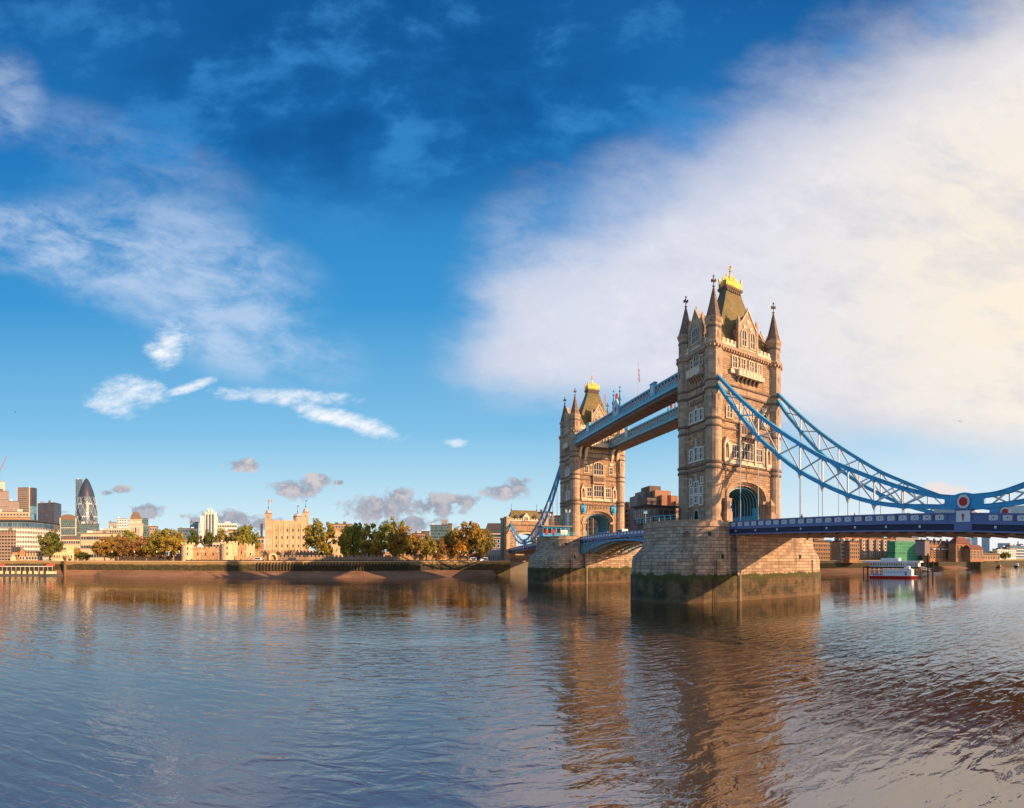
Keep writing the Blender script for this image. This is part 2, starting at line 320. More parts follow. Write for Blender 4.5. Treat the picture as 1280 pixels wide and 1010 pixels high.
# ---------------------------------------------------------------- mesh building
class MB:
    def __init__(s): s.v = []; s.f = []; s.m = []; s.uv = []; s.T = None
    def add(s, vs, fs, m=0, uv=None):
        if s.T: vs = [s.T(*q) for q in vs]
        n = len(s.v); s.v += [tuple(q) for q in vs]
        for i, f in enumerate(fs):
            s.f.append([n + k for k in f]); s.m.append(m); s.uv.append(uv[i] if uv else None)
        return s
    def box(s, x0, x1, y0, y1, z0, z1, m=0):
        return s.add([(x0, y0, z0), (x1, y0, z0), (x1, y1, z0), (x0, y1, z0), (x0, y0, z1), (x1, y0, z1), (x1, y1, z1), (x0, y1, z1)],
              [(0, 3, 2, 1), (4, 5, 6, 7), (0, 1, 5, 4), (1, 2, 6, 5), (2, 3, 7, 6), (3, 0, 4, 7)], m)
    def taper(s, r0, z0, r1, z1, m=0):       # r = (x0,x1,y0,y1) rectangles
        a, b = r0, r1
        return s.add([(a[0], a[2], z0), (a[1], a[2], z0), (a[1], a[3], z0), (a[0], a[3], z0), (b[0], b[2], z1), (b[1], b[2], z1), (b[1], b[3], z1), (b[0], b[3], z1)],
              [(0, 3, 2, 1), (4, 5, 6, 7), (0, 1, 5, 4), (1, 2, 6, 5), (2, 3, 7, 6), (3, 0, 4, 7)], m)
    def prism(s, pts, y0, y1, m=0):           # outline in x,z (seen from -y), pushed along y
        n = len(pts)
        a = sum(pts[i][0] * pts[(i + 1) % n][1] - pts[(i + 1) % n][0] * pts[i][1] for i in range(n))
        if a < 0: pts = pts[::-1]
        return s.add([(x, y0, z) for x, z in pts] + [(x, y1, z) for x, z in pts],
              [tuple(range(n)), tuple(range(2 * n - 1, n - 1, -1))] + [(i, i + n, (i + 1) % n + n, (i + 1) % n) for i in range(n)], m)
    def slab(s, pts, z0, z1, m=0):            # outline in x,y
        n = len(pts)
        a = sum(pts[i][0] * pts[(i + 1) % n][1] - pts[(i + 1) % n][0] * pts[i][1] for i in range(n))
        if a < 0: pts = pts[::-1]
        return s.add([(x, y, z0) for x, y in pts] + [(x, y, z1) for x, y in pts],
              [tuple(range(n - 1, -1, -1)), tuple(range(n, 2 * n))] + [(i, (i + 1) % n, (i + 1) % n + n, i + n) for i in range(n)], m)
    def loft(s, rings, m=0, cap=True, uvs=None):
        n = len(rings[0]); vs = [q for r in rings for q in r]; fs = []; uv = []
        for j in range(len(rings) - 1):
            for i in range(n):
                k = (i + 1) % n
                fs.append((j * n + i, j * n + k, (j + 1) * n + k, (j + 1) * n + i))
                if uvs:
                    u0, u1 = uvs[i], uvs[i + 1]; za, zb = rings[j][i][2], rings[j + 1][i][2]
                    uv.append([(u0, za), (u1, za), (u1, zb), (u0, zb)])
                else: uv.append(None)
        if cap: fs += [tuple(range(n - 1, -1, -1)), tuple((len(rings) - 1) * n + i for i in range(n))]; uv += [None, None]
        return s.add(vs, fs, m, uv)
    def lathe(s, prof, n=12, cx=0, cy=0, m=0, ph=0.0, cap=True):
        rings = [[(cx + r * math.cos(2 * PI * (i + ph) / n), cy + r * math.sin(2 * PI * (i + ph) / n), z) for i in range(n)] for r, z in prof]
        rm = max(r for r, z in prof); uvs = [2 * PI * rm * i / n for i in range(n + 1)]
        return s.loft(rings, m, cap, uvs)
    def bar(s, a, b, w=0.1, h=None, m=0, up=(0, 0, 1)):
        a, b = Vector(a), Vector(b); d = b - a
        if d.length < 1e-6: return s
        d.normalize(); up = Vector(up)
        if abs(d.dot(up)) > 0.98: up = Vector((1, 0, 0))
        x = d.cross(up).normalized() * (w / 2); y = x.cross(d).normalized() * ((h or w) / 2)
        return s.add([a - x - y, a + x - y, a + x + y, a - x + y, b - x - y, b + x - y, b + x + y, b - x + y],
              [(0, 1, 2, 3), (7, 6, 5, 4), (0, 4, 5, 1), (1, 5, 6, 2), (2, 6, 7, 3), (3, 7, 4, 0)], m)
    def tube(s, pts, r, n=6, m=0):
        rings = []
        for i, q in enumerate(pts):
            q = Vector(q); d = (Vector(pts[min(i + 1, len(pts) - 1)]) - Vector(pts[max(i - 1, 0)])).normalized()
            x = d.cross(Vector((0, 0, 1)) if abs(d.z) < .9 else Vector((1, 0, 0))).normalized(); y = d.cross(x)
            rr = r[i] if isinstance(r, (list, tuple)) else r
            rings.append([tuple(q + x * rr * math.cos(2 * PI * k / n) + y * rr * math.sin(2 * PI * k / n)) for k in range(n)])
        return s.loft(rings, m)
    def mesh(s, name, mats, org=(0, 0, 0), smooth=False):
        me = bpy.data.meshes.new(name)
        me.from_pydata([(x - org[0], y - org[1], z - org[2]) for x, y, z in s.v], [], s.f); me.update()
        for k in ([mats] if isinstance(mats, str) else mats): me.materials.append(MATS[k])
        me.polygons.foreach_set('material_index', s.m)
        uvl = me.uv_layers.new(name='UVMap'); data = [0.0] * (2 * len(me.loops)); vs = s.v
        for p in me.polygons:
            q = s.uv[p.index]; nx, ny, nz = map(abs, p.normal)
            for j, li in enumerate(p.loop_indices):
                if q: a = q[j]
                else:
                    x, y, z = vs[me.loops[li].vertex_index]
                    a = (y, z) if nx >= ny and nx >= nz else ((x, z) if ny >= nz else (x, y))
                data[2 * li] = a[0]; data[2 * li + 1] = a[1]
        uvl.data.foreach_set('uv', data)
        if smooth:
            me.polygons.foreach_set('use_smooth', [True] * len(me.polygons))
        return me
    def build(s, name, mats, parent=None, org=(0, 0, 0), smooth=False):
        return link(name, s.mesh(name, mats, org, smooth), parent)
def link(name, me, parent=None, loc=(0, 0, 0), rz=0.0, scale=None):
    o = bpy.data.objects.new(name, me); C.objects.link(o); o.parent = parent; o.location = loc; o.rotation_euler = (0, 0, rz)
    if scale: o.scale = scale
    return o
def tag(o, label, cat, group=None, kind=None):
    if label: o['label'] = label
    if cat: o['category'] = cat
    if group: o['group'] = group
    if kind: o['kind'] = kind
    return o
def empty(name, loc, rz=0.0, label=None, cat=None, group=None):
    o = bpy.data.objects.new(name, None); C.objects.link(o); o.location = loc; o.rotation_euler = (0, 0, rz)
    return tag(o, label, cat, group)
def kids(o): return [c for c in C.objects if c.parent == o]
KID = {}
def copy_tree(o, label=None, group=None, loc=None, rz=None):
    cmap = {}
    for c in C.objects: cmap.setdefault(c.parent, []).append(c)
    def rec(a, par):
        b = a.copy(); C.objects.link(b); b.parent = par
        for ch in cmap.get(a, []): rec(ch, b)
        return b
    r = rec(o, None)
    if label: r['label'] = label
    if group: r['group'] = group
    if loc is not None: r.location = loc
    if rz is not None: r.rotation_euler = (0, 0, rz)
    return r
def at(u, R, z=0.0):
    a = YAW + (u - U0) / F
    return Vector((CX + R * math.sin(a), CY + R * math.cos(a), z))
def hz(v, R): return CH + (V0 - v) / F * R

# ================================================================ SETTING
mb = MB(); mb.add([(-9000, -9000, WATER), (9000, -9000, WATER), (9000, 9000, WATER), (-9000, 9000, WATER)], [(0, 1, 2, 3)])
tag(mb.build('river_water', 'water'), None, None, kind='structure')
BANK = [(-900, -40), (-420, 50), (-330, 62), (-233, 77), (-144, 93), (-70, 108), (-22, 121), (-11, 127), (11, 127), (60, 122), (100, 104), (140, 84), (172, 66), (235, 56), (330, 54), (600, 70), (1500, 110), (8500, 700)]
mb = MB(); mb.slab(BANK + [(8500, 8500), (-8500, 8500), (-8500, -400)], WATER - 1.5, 6.0)
tag(mb.build('north_bank_ground', 'ground'), None, None, kind='structure')
def off(pts, d):            # polyline shifted towards the river (-y side)
    out = []
    for i, p in enumerate(pts):
        a = Vector(pts[max(i - 1, 0)]); b = Vector(pts[min(i + 1, len(pts) - 1)]); t = (b - a).normalized()
        out.append((p[0] + t.y * d, p[1] - t.x * d))
    return out
def bankR(u):
    a = YAW + (u - U0) / F; dx, dy = math.sin(a), math.cos(a); best = 1e9
    for (x0, y0), (x1, y1) in zip(BANK, BANK[1:]):
        ex, ey = x1 - x0, y1 - y0; den = dx * ey - dy * ex
        if abs(den) < 1e-9: continue
        t = ((x0 - CX) * ey - (y0 - CY) * ex) / den; k = ((x0 - CX) * dy - (y0 - CY) * dx) / den
        if t > 0 and -0.001 <= k <= 1.001: best = min(best, t)
    return best
def strip(name, line0, z0, line1, z1, m, sub=1):
    mb = MB(); n = len(line0)
    mb.add([(x, y, z0) for x, y in line0] + [(x, y, z1) for x, y in line1], [(i, i + 1, n + i + 1, n + i) for i in range(n - 1)])
    return mb.build(name, m)
def dense(pts, step):
    out = []
    for (a, b) in zip(pts, pts[1:]):
        a, b = Vector(a), Vector(b); n = max(1, int((b - a).length / step))
        out += [tuple(a + (b - a) * i / n) for i in range(n)]
    return out + [pts[-1]]
# foreshore: uneven beach under the wall
fl = dense(BANK[1:7], 6); fo = off(fl, 1)
rng = random.Random(3)
out1, out2 = [], []
for i, (p, q) in enumerate(zip(fl, fo)):
    t = Vector(q) - Vector(p); wd = 13 + 3.0 * math.sin(i * 0.11) + 1.2 * math.sin(i * .53) + rng.uniform(-.4, .4)
    if p[0] < -215: wd = 6
    if p[0] > -60: wd *= max(.35, 1 - (p[0] + 60) / 55)
    out1.append(tuple(Vector(p) + t * wd)); out2.append(tuple(Vector(p) + t * (wd + 9)))
mb = MB(); n = len(fl)
mb.add([(x, y, 2.1) for x, y in fl] + [(x, y, WATER + .25) for x, y in out1] + [(x, y, WATER - 1.3) for x, y in out2],
       [(i, n + i, n + i + 1, i + 1) for i in range(n - 1)] + [(n + i, 2 * n + i, 2 * n + i + 1, n + i + 1) for i in range(n - 1)])
tag(mb.build('foreshore', 'sand'), None, None, kind='structure')
fl = dense(BANK[10:15], 8); mb = MB(); n = len(fl); a1 = off(fl, 9); a2 = off(fl, 20)
mb.add([(x, y, 1.6) for x, y in fl] + [(x, y, WATER + .2) for x, y in a1] + [(x, y, WATER - 1.3) for x, y in a2],
       [(i, n + i, n + i + 1, i + 1) for i in range(n - 1)] + [(n + i, 2 * n + i, 2 * n + i + 1, n + i + 1) for i in range(n - 1)])
tag(mb.build('foreshore', 'sand'), None, None, kind='structure')
# river walls
def river_wall(pts, label, z1=6.25, m='river_wall'):
    mb = MB(); a = off(pts, 0.5); b = off(pts, -0.6); n = len(pts)
    root = empty('river_wall', (*pts[0], WATER), 0, label, 'river wall', 'walls along the river')
    mb.slab(a + b[::-1], WATER - 1.5, z1); mb.build('wall', m, root, (*pts[0], WATER))
    c = off(pts, 0.75); d = off(pts, -0.8); mb = MB(); mb.slab(c + d[::-1], z1, z1 + 0.35); mb.build('coping', 'warm_stone', root, (*pts[0], WATER))
    return root
rwl = river_wall(BANK[1:8], 'long mossy river wall with pale coping between the beach and the fortress')
river_wall(BANK[8:18], 'dark river wall below the brick warehouses downstream of the bridge')
# black timber fenders on the river wall
mb = MB(); mb.box(-.22, .22, -.35, .1, 0, 4.4); fm = mb.mesh('timber_fender', 'dark_timber')
L0, L1 = Vector(BANK[5]), Vector(BANK[4]); k = 0
dirw = (L0 - L1)
for u in range(322, 512, 4):
    R = bankR(u) - 0.9; p = at(u, R, 1.5)
    o = link('timber_fender', fm, None, p, 0.2)
    tag(o, 'upright black timber fender against the mossy river wall below the fortress', 'fender', 'timber fenders on the river wall')

# ================================================================ BRIDGE PIERS
def pier_ring(z, w, L, e, pw, notch):
    pts = []; N = 12
    for i in range(N + 1):        # west end, from the south shoulder round to the north shoulder
        t = -PI / 2 + PI * i / N
        pts.append((-(L + e * max(math.cos(t), 0) ** pw), w * math.sin(t)))
    pts = [(-7.52, -w + .25), (-7.5, -notch), (-9.58, -notch), (-9.6, -w)] + pts + [(-9.6, w), (0, w - .25)]
    half = pts; full = half + [(-x * 1.06, -y) for x, y in half]
    return [(x, y, z) for x, y in full]
def make_pier(name, label, y):
    root = empty(name, (0, y, WATER), 0, label, 'bridge pier', 'river piers of the bridge')
    S_ = [(-3.5, 12.0, 12, 12.8, .85, 11.98), (4.3, 12.0, 12, 12.8, .85, 11.98), (4.75, 11.9, 12, 12.6, .86, 10.7), (7.4, 11.88, 12, 12.5, .87, 10.6), (8.3, 11.85, 12, 12.1, .88, 10.6), (9.2, 11.8, 12, 11.1, .89, 10.6),
          (10.1, 11.75, 12, 10.0, .9, 10.6), (11.0, 11.7, 12, 9.4, .92, 10.6), (14.4, 11.65, 12, 9.15, .92, 10.6)]
    rings = [pier_ring(*q) for q in S_]
    top = rings[0]; us = [0]
    for a, b in zip(top, top[1:] + top[:1]): us.append(us[-1] + math.hypot(a[0] - b[0], a[1] - b[1]))
    mb = MB(); mb.loft(rings, 0, True, us); o = mb.build('masonry', 'pier_stone', root, (0, 0, WATER))
    mb = MB(); r2 = [pier_ring(z, w, 12, e, .92, 10.8) for z, w, e in ((14.4, 11.9, 9.4), (14.75, 11.9, 9.4), (14.9, 11.75, 9.25), (15.35, 11.75, 9.25), (15.5, 11.8, 9.35), (15.7, 11.8, 9.35))]
    mb.loft(r2, 0, True, us); mb.build('parapet', 'granite_smooth', root, (0, 0, WATER))
    for sx in (-1, 1):
        for px_, pz in ((14.6, 12.9), (18.4, 13.0), (11.6, 8.3)):
            mb = MB(); mb.box(-.3, .3, -.15, .1, -.45, .45)
            xx = px_; t = (xx - 12) / 9.4; yy = -11.8 * math.sqrt(max(.05, 1 - (max(0, t)) ** (2 / .9)))
            o = link('drain_hole', mb.mesh('drain_hole', 'dark_metal'), root, (sx * xx, yy - 0.05, pz - WATER), R_(-25) if sx < 0 else R_(25))
    mb = MB(); mb.lathe([(.16, WATER - 1), (.16, 5.6), (.05, 5.8)], 8, -7.2, -12.3); mb.build('tide_pole', 'warm_stone', root, (0, 0, WATER))
    for x in (-13.5, 16.0):
        t = max(0, (abs(x) - 12)) / 12.9; yy = -12.12 * math.sqrt(1 - t ** 2); mb = MB()
        for s_ in (-.25, .25): mb.box(x + s_ - .04, x + s_ + .04, yy - .12, yy - .03, WATER - .5, 7.5)
        for k in range(22): mb.box(x - .25, x + .25, yy - .1, yy - .06, WATER + k * .4, WATER + k * .4 + .06)
        mb.build('iron_ladder', 'dark_timber', root, (0, 0, WATER))
    return root
pier_s = make_pier('bridge_pier', 'large round ended stone pier with green weed line, the nearer of the two', -41)
pier_n = copy_tree(pier_s, 'stone pier under the farther bridge tower, weed line at its foot', loc=(0, 41, WATER))

# ================================================================ WINDOWS (built facing -y, centred on their sill)
WIN = {}
def window_meshes(w, h, lights=2, arch=0.0, transom=True, fm='portland', t=0.22, proud=0.20):
    key = (w, h, lights, arch, transom, fm, t, proud)
    if key in WIN: return WIN[key]
    mb = MB(); x = w / 2
    mb.box(-x - t, -x, -proud, 0.1, 0, h); mb.box(x, x + t, -proud, 0.1, 0, h)
    mb.box(-x - t * 1.3, x + t * 1.3, -proud - .08, 0.1, -t * 1.1, 0)
    if arch > 0:
        n = 6; o, i_ = [], []
        for k in range(n + 1):
            a = PI * k / n
            i_.append((-x * math.cos(a), h + arch * math.sin(a) ** .8)); o.append((-(x + t) * math.cos(a), h + (arch + t) * math.sin(a) ** .8))
        for k in range(n): mb.prism([i_[k], i_[k + 1], o[k + 1], o[k]], -proud, 0.1)
    else: mb.box(-x - t, x + t, -proud - .05, 0.1, h, h + t)
    for k in range(1, lights):
        xx = -x + w * k / lights
        mb.box(xx - .07, xx + .07, -proud * .7, 0.1, 0, h + arch * .8)
    if transom: mb.box(-x, x, -proud * .6, 0.09, h * .52, h * .52 + .13)
    f = mb.mesh('window', fm)
    mb = MB()
    pts = [(-x, 0), (x, 0), (x, h)]
    if arch > 0: pts += [(x * math.cos(PI * k / 8), h + arch * math.sin(PI * k / 8) ** .8) for k in range(1, 8)]
    pts += [(-x, h)]
    mb.prism(pts, -0.03, 0.05); g = mb.mesh('pane', 'glass')
    WIN[key] = (f, g); return WIN[key]
def add_window(root, loc, rz, name='window', **kw):
    f, g = window_meshes(**kw); o = link(name, f, root, loc, rz); link('pane', g, o); return o
FACES = {'S': ((0, -6.1), 0), 'N': ((0, 6.1), PI), 'W': ((-9.7, 0), -PI / 2), 'E': ((9.7, 0), PI / 2)}
def fpos(face, s, z, base, o=0.0):
    (x, y), rz = FACES[face]; c, d = math.cos(rz), math.sin(rz)
    return (x + s * c + o * d, y + s * d - o * c, z - base), rz

# ================================================================ BRIDGE TOWERS
ZB = 15.4
def arch_pts(hw, z0, zs, zt, n=10):        # four-centred arch outline points from left foot to right foot
    pts = [(-hw, z0)]
    for k in range(n + 1):
        a = PI * k / n; pts.append((-hw * math.cos(a), zs + (zt - zs) * math.sin(a) ** .82))
    return pts + [(hw, z0)]
def wall_arch(mb, y0, y1, hw, zs, zt, X=9.7, top=28.0, m=0):
    ap = arch_pts(hw, ZB, zs, zt)
    mb.prism([(-X, ZB), (-X, top)] + [(X, top), (X, ZB)] + ap[::-1], y0, y1, m)
def octo(r, z, cx, cy, n=8): return [(cx + r * math.cos(PI / 8 + 2 * PI * k / n), cy + r * math.sin(PI / 8 + 2 * PI * k / n), z) for k in range(n)]
def make_tower():
    root = empty('bridge_tower', (0, -41, ZB), 0, 'nearer gothic stone bridge tower with four spired turrets and gold crown', 'bridge tower', 'bridge towers')
    O = (0, 0, ZB)
    mb = MB()
    wall_arch(mb, -6.1, -5.0, 5.9, 21.0, 25.2); wall_arch(mb, -5.0, 5.0, 4.75, 20.7, 24.4, X=9.69); wall_arch(mb, 5.0, 6.1, 5.9, 21.0, 25.2)
    mb.box(-9.7, 9.7, -6.1, 6.1, 28.0, 44.5); mb.box(-9.65, 9.65, -6.05, 6.05, 46.3, 55.2)
    mb.build('wall', 'granite', root, O)
    mb = MB(); mb.box(-9.72, 9.72, -6.12, 6.12, 44.5, 46.3); mb.build('frieze', 'granite_smooth', root, O)
    # mouldings around both arches
    for sy in (-1, 1):
        mb = MB()
        for (r0, r1, zt0, o) in ((5.9, 6.35, 25.2, .16), (5.35, 5.9, 24.85, -.35), (4.75, 5.2, 24.45, -.8)):
            a = arch_pts(r0, ZB, 21.0, zt0, 14); b = arch_pts(r1, ZB, 21.0, zt0 + (r1 - r0), 14)
            for k in range(1, len(a) - 2): mb.prism([a[k], a[k + 1], b[k + 1], b[k]], *sorted((sy * (6.1 + o), sy * (4.9 if o < 0 else 6.05))))
            for s_ in (-1, 1): mb.box(*sorted((s_ * r0, s_ * r1)), *sorted((sy * (6.1 + o), sy * (4.9 if o < 0 else 6.05))), ZB, 21.0)
        for s_ in (-1, 1): mb.box(*sorted((s_ * 4.7, s_ * 6.6)), *sorted((sy * 6.45, sy * 5.2)), 20.5, 21.2)
        mb.build('arch_moulding', 'granite_smooth', root, O)
    # vault ribs, gates and side panels inside the arch
    for i in range(9):
        y = -4.4 + i * 1.1; mb = MB(); a = arch_pts(4.73, ZB + 2.2, 20.7, 24.35, 12); b = arch_pts(4.4, ZB + 2.2, 20.7, 24.0, 12)
        for k in range(1, len(a) - 2): mb.prism([a[k], a[k + 1], b[k + 1], b[k]], y - .08, y + .08)
        for s_ in (-1, 1): mb.box(*sorted((s_ * 4.4, s_ * 4.73)), y - .08, y + .08, ZB + 2.4, 20.7)
        mb.build('vault_rib', 'pale_blue', root, O)
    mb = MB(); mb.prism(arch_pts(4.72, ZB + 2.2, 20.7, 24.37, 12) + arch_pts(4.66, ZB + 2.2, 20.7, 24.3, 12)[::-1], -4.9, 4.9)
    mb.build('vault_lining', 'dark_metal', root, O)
    for s_ in (-1, 1):
        mb = MB(); mb.box(*sorted((s_ * 4.2, s_ * 4.74)), -5.2, 5.0, ZB, ZB + 2.6); mb.box(*sorted((s_ * 4.15, s_ * 4.3)), -5.2, -3.2, ZB, ZB + 4.4)
        mb.build('side_panel', 'blue', root, O)
    for s_ in (-1, 1):                      # stone shrines flanking the carriageway
        mb = MB(); x = s_ * 6.6; y = -7.3
        mb.box(x - .75, x + .75, y - .7, y + 1.2, ZB, ZB + 2.6); mb.taper((x - .75, x + .75, y - .7, y + 1.2), ZB + 2.6, (x - .45, x + .45, y - .4, y + .9), ZB + 3.2)
        mb.box(x - .45, x + .45, y - .4, y + .9, ZB + 3.2, ZB + 4.8); mb.taper((x - .65, x + .65, y - .6, y + 1.1), ZB + 4.8, (x - .05, x + .05, y + .2, y + .3), ZB + 6.4)
        sh = mb.build('stone_shrine', 'granite_smooth', root, O)
        mb = MB(); mb.box(x - .28, x + .28, y - .46, y - .3, ZB + 3.35, ZB + 4.6); mb.build('niche', 'stone_dark', sh, O)
    # turrets
    for sx in (-1, 1):
        for sy in (-1, 1):
            cx, cy = sx * 9.0, sy * 5.4
            mb = MB(); U = [2 * PI * 1.8 * k / 16 for k in range(17)]
            def ring(r, z, n=16): return [(cx + r * math.cos(2 * PI * k / n), cy + r * math.sin(2 * PI * k / n), z) for k in range(n)]
            mb.loft([ring(2.0, ZB), ring(2.0, 16.6), ring(1.78, 17.1), ring(1.75, 27.2), ring(1.75, 40.2)], 0, True, U)
            U8 = [2 * PI * 1.9 * k / 8 for k in range(9)]
            mb.loft([octo(1.78, 39.9, cx, cy), octo(1.95, 41.2, cx, cy), octo(1.95, 54.1, cx, cy)], 0, True, U8)
            mb.loft([octo(1.72, 54.5, cx, cy), octo(1.72, 59.3, cx, cy)], 0, True, U8)
            t = mb.build('turret', 'granite_smooth', root, O)
            mb = MB()
            for (z0, z1, r) in ((27.35, 27.75, 1.98), (28.55, 28.95, 2.02), (36.4, 36.7, 1.95), (38.0, 38.35, 1.97)): MB().lathe([(1.7, z0 - .15), (r, z0), (r, z1), (1.7, z1 + .2)], 16, cx, cy).build('string_course', 'stone_dark', t, O)
            for (z0, z1, r) in ((44.35, 44.75, 2.15), (46.15, 46.5, 2.12), (57.8, 58.0, 1.85)): MB().loft([octo(1.8, z0 - .2, cx, cy), octo(r, z0, cx, cy), octo(r, z1, cx, cy), octo(1.7, z1 + .2, cx, cy)]).build('string_course', 'stone_dark', t, O)
            mb = MB(); mb.loft([octo(1.85, 53.3, cx, cy), octo(2.3, 54.0, cx, cy), octo(2.35, 54.45, cx, cy), octo(1.8, 54.75, cx, cy)]); mb.loft([octo(1.75, 58.7, cx, cy), octo(2.05, 59.2, cx, cy), octo(2.1, 59.75, cx, cy), octo(1.8, 59.9, cx, cy)])
            for k in range(16):
                a = 2 * PI * k / 16 + PI / 16; mb.box(cx + 2.1 * math.cos(a) - .16, cx + 2.1 * math.cos(a) + .16, cy + 2.1 * math.sin(a) - .16, cy + 2.1 * math.sin(a) + .16, 53.35, 53.85)
            mb.build('cornice', 'granite_smooth', t, O)
            mb = MB(); mb.loft([octo(1.95, 59.75, cx, cy), octo(1.7, 60.3, cx, cy), octo(1.05, 62.9, cx, cy), octo(.55, 65.2, cx, cy), octo(.16, 66.9, cx, cy)]); mb.build('spire', 'spire_stone', t, O)
            mb = MB(); mb.lathe([(.13, 66.8), (.34, 67.05), (.12, 67.25), (.09, 67.6), (.1, 69.1), (.24, 69.25), (.02, 69.6)], 8, cx, cy)
            for a in range(4):
                c_, s2 = math.cos(a * PI / 2 + .8), math.sin(a * PI / 2 + .8); mb.bar((cx, cy, 68.2), (cx + .5 * c_, cy + .5 * s2, 68.3), .2, .26); mb.bar((cx + .42 * c_, cy + .42 * s2, 68.0), (cx + .42 * c_, cy + .42 * s2, 68.62), .24)
            mb.build('finial', 'stone_dark', t, O)
            for (zl, hh, rr) in ((41.9, 1.7, 1.86), (55.6, 1.5, 1.66), (49.6, 1.6, 1.86)):        # arrow slits on the outward faces
                for k in range(8):
                    a = PI / 4 * k
                    if math.cos(a) * sx < -.1 or math.sin(a) * sy < -.1 or (zl > 45 and k % 2): continue
                    mb = MB(); q = rr * math.cos(PI / 8)
                    mb.prism([(-.16, zl), (.16, zl), (.16, zl + hh * .7), (0, zl + hh), (-.16, zl + hh * .7)], -.05, .05)
                    o = link('arrow_slit', mb.mesh('arrow_slit', 'stone_dark', O), t, (cx + q * 1.02 * math.cos(a), cy + q * 1.02 * math.sin(a), 0), a + PI / 2)
    # string courses along the walls
    for z0, z1, o, mm in ((27.3, 27.72, .28, 'stone_dark'), (28.5, 28.9, .32, 'stone_dark'), (36.42, 36.72, .26, 'stone_dark'), (38.02, 38.32, .28, 'stone_dark'), (44.3, 44.7, .34, 'stone_dark'), (46.1, 46.45, .3, 'stone_dark'), (54.0, 54.7, .5, 'granite_smooth')):
        mb = MB(); mb.box(-7.6, 7.6, -6.1 - o, 6.1 + o, z0, z1); mb.box(-9.7 - o, 9.7 + o, -4.0, 4.0, z0 + .004, z1 - .004)
        if z0 > 50:
            for k in range(20):
                x = -7 + k * .737
                for sy in (-1, 1): mb.box(x - .17, x + .17, *sorted((sy * 6.05, sy * 6.5)), 53.5, 54.0)
            for k in range(11):
                y = -3.6 + k * .72
                for sx in (-1, 1): mb.box(*sorted((sx * 9.65, sx * 10.1)), y - .17, y + .17, 53.5, 54.0)
        mb.build('cornice' if z0 > 50 else 'string_course', mm, root, O)
    mb = MB(); mb.box(-7.4, 7.4, -6.2, -5.8, 54.7, 55.5); mb.box(-7.4, 7.4, 5.8, 6.2, 54.7, 55.5); mb.box(-9.9, -9.5, -4, 4, 54.7, 55.5); mb.box(9.5, 9.9, -4, 4, 54.7, 55.5)
    for sx in (-1, 1):
        for k in range(4):
            x = sx * (3.3 + k * 1.15)
            for sy in (-1, 1): mb.box(x - .36, x + .36, *sorted((sy * 6.19, sy * 5.81)), 55.5, 56.3)
        for y in (-3.4, 3.4): mb.box(*sorted((sx * 9.89, sx * 9.51)), y - .36, y + .36, 55.5, 56.3)
    mb.build('parapet', 'portland', root, O)
    # roof
    mb = MB(); prof = [(55.0, 8.6, 5.3), (56.8, 7.9, 4.8), (60.0, 6.1, 3.75), (64.0, 4.4, 2.7), (68.0, 2.9, 1.8), (70.6, 2.1, 1.3)]
    mb.loft([[(-a, -b_, z), (a, -b_, z), (a, b_, z), (-a, b_, z)] for z, a, b_ in prof]); mb.build('roof', 'slate', root, O)
    mb = MB(); mb.taper((-2.1, 2.1, -1.3, 1.3), 70.5, (-2.45, 2.45, -1.65, 1.65), 71.0); mb.box(-2.5, 2.5, -1.7, 1.7, 71.0, 71.5)
    for k in range(7):
        for sy in (-1, 1): mb.box(-2.05 + k * .62, -1.7 + k * .62, *sorted((sy * 1.35, sy * 1.6)), 70.1, 70.6)
    mb.build('roof_gallery', 'stone_dark', root, O)
    mb = MB()
    for sx in (-1, 1):
        for sy in (-1, 1): mb.lathe([(.13, 71.5), (.13, 73.2), (.26, 73.4), (.26, 73.7), (.08, 73.9), (.02, 74.2)], 6, sx * 2.2, sy * 1.4)
    for a, b_ in (((-2.2, -1.4), (2.2, -1.4)), ((2.2, -1.4), (2.2, 1.4)), ((2.2, 1.4), (-2.2, 1.4)), ((-2.2, 1.4), (-2.2, -1.4))):
        n = 9 if abs(a[0] - b_[0]) > 3 else 6
        for k in range(n + 1):
            t = k / n; x = a[0] + (b_[0] - a[0]) * t; y = a[1] + (b_[1] - a[1]) * t; h = 1.3 + 1.5 * (1 - abs(2 * t - 1))
            cxx, cyy = x * (1 - .25 * (1 - abs(2 * t - 1))), y * (1 - .25 * (1 - abs(2 * t - 1)))
            mb.bar((x, y, 71.5), (cxx, cyy, 71.5 + h), .2, .2); 
            if k < n:
                x2 = a[0] + (b_[0] - a[0]) * (t + 1 / n); y2 = a[1] + (b_[1] - a[1]) * (t + 1 / n)
                mb.bar((x, y, 72.4), (x2, y2, 72.4), .12, .2); mb.bar((x, y, 71.6), (x2, y2, 72.4), .1)
    mb.taper((-1.0, 1.0, -.7, .7), 71.5, (-.2, .2, -.2, .2), 74.9); mb.lathe([(.2, 74.7), (.12, 75.6), (.32, 75.9), (.1, 76.1), (.1, 76.6), (.3, 76.85), (.06, 77.1), (.04, 77.9)], 8)
    for a in range(4): mb.bar((0, 0, 76.5), (.5 * math.cos(a * PI / 2), .5 * math.sin(a * PI / 2), 76.6), .12)
    mb.build('gold_crown', 'gold', root, O)
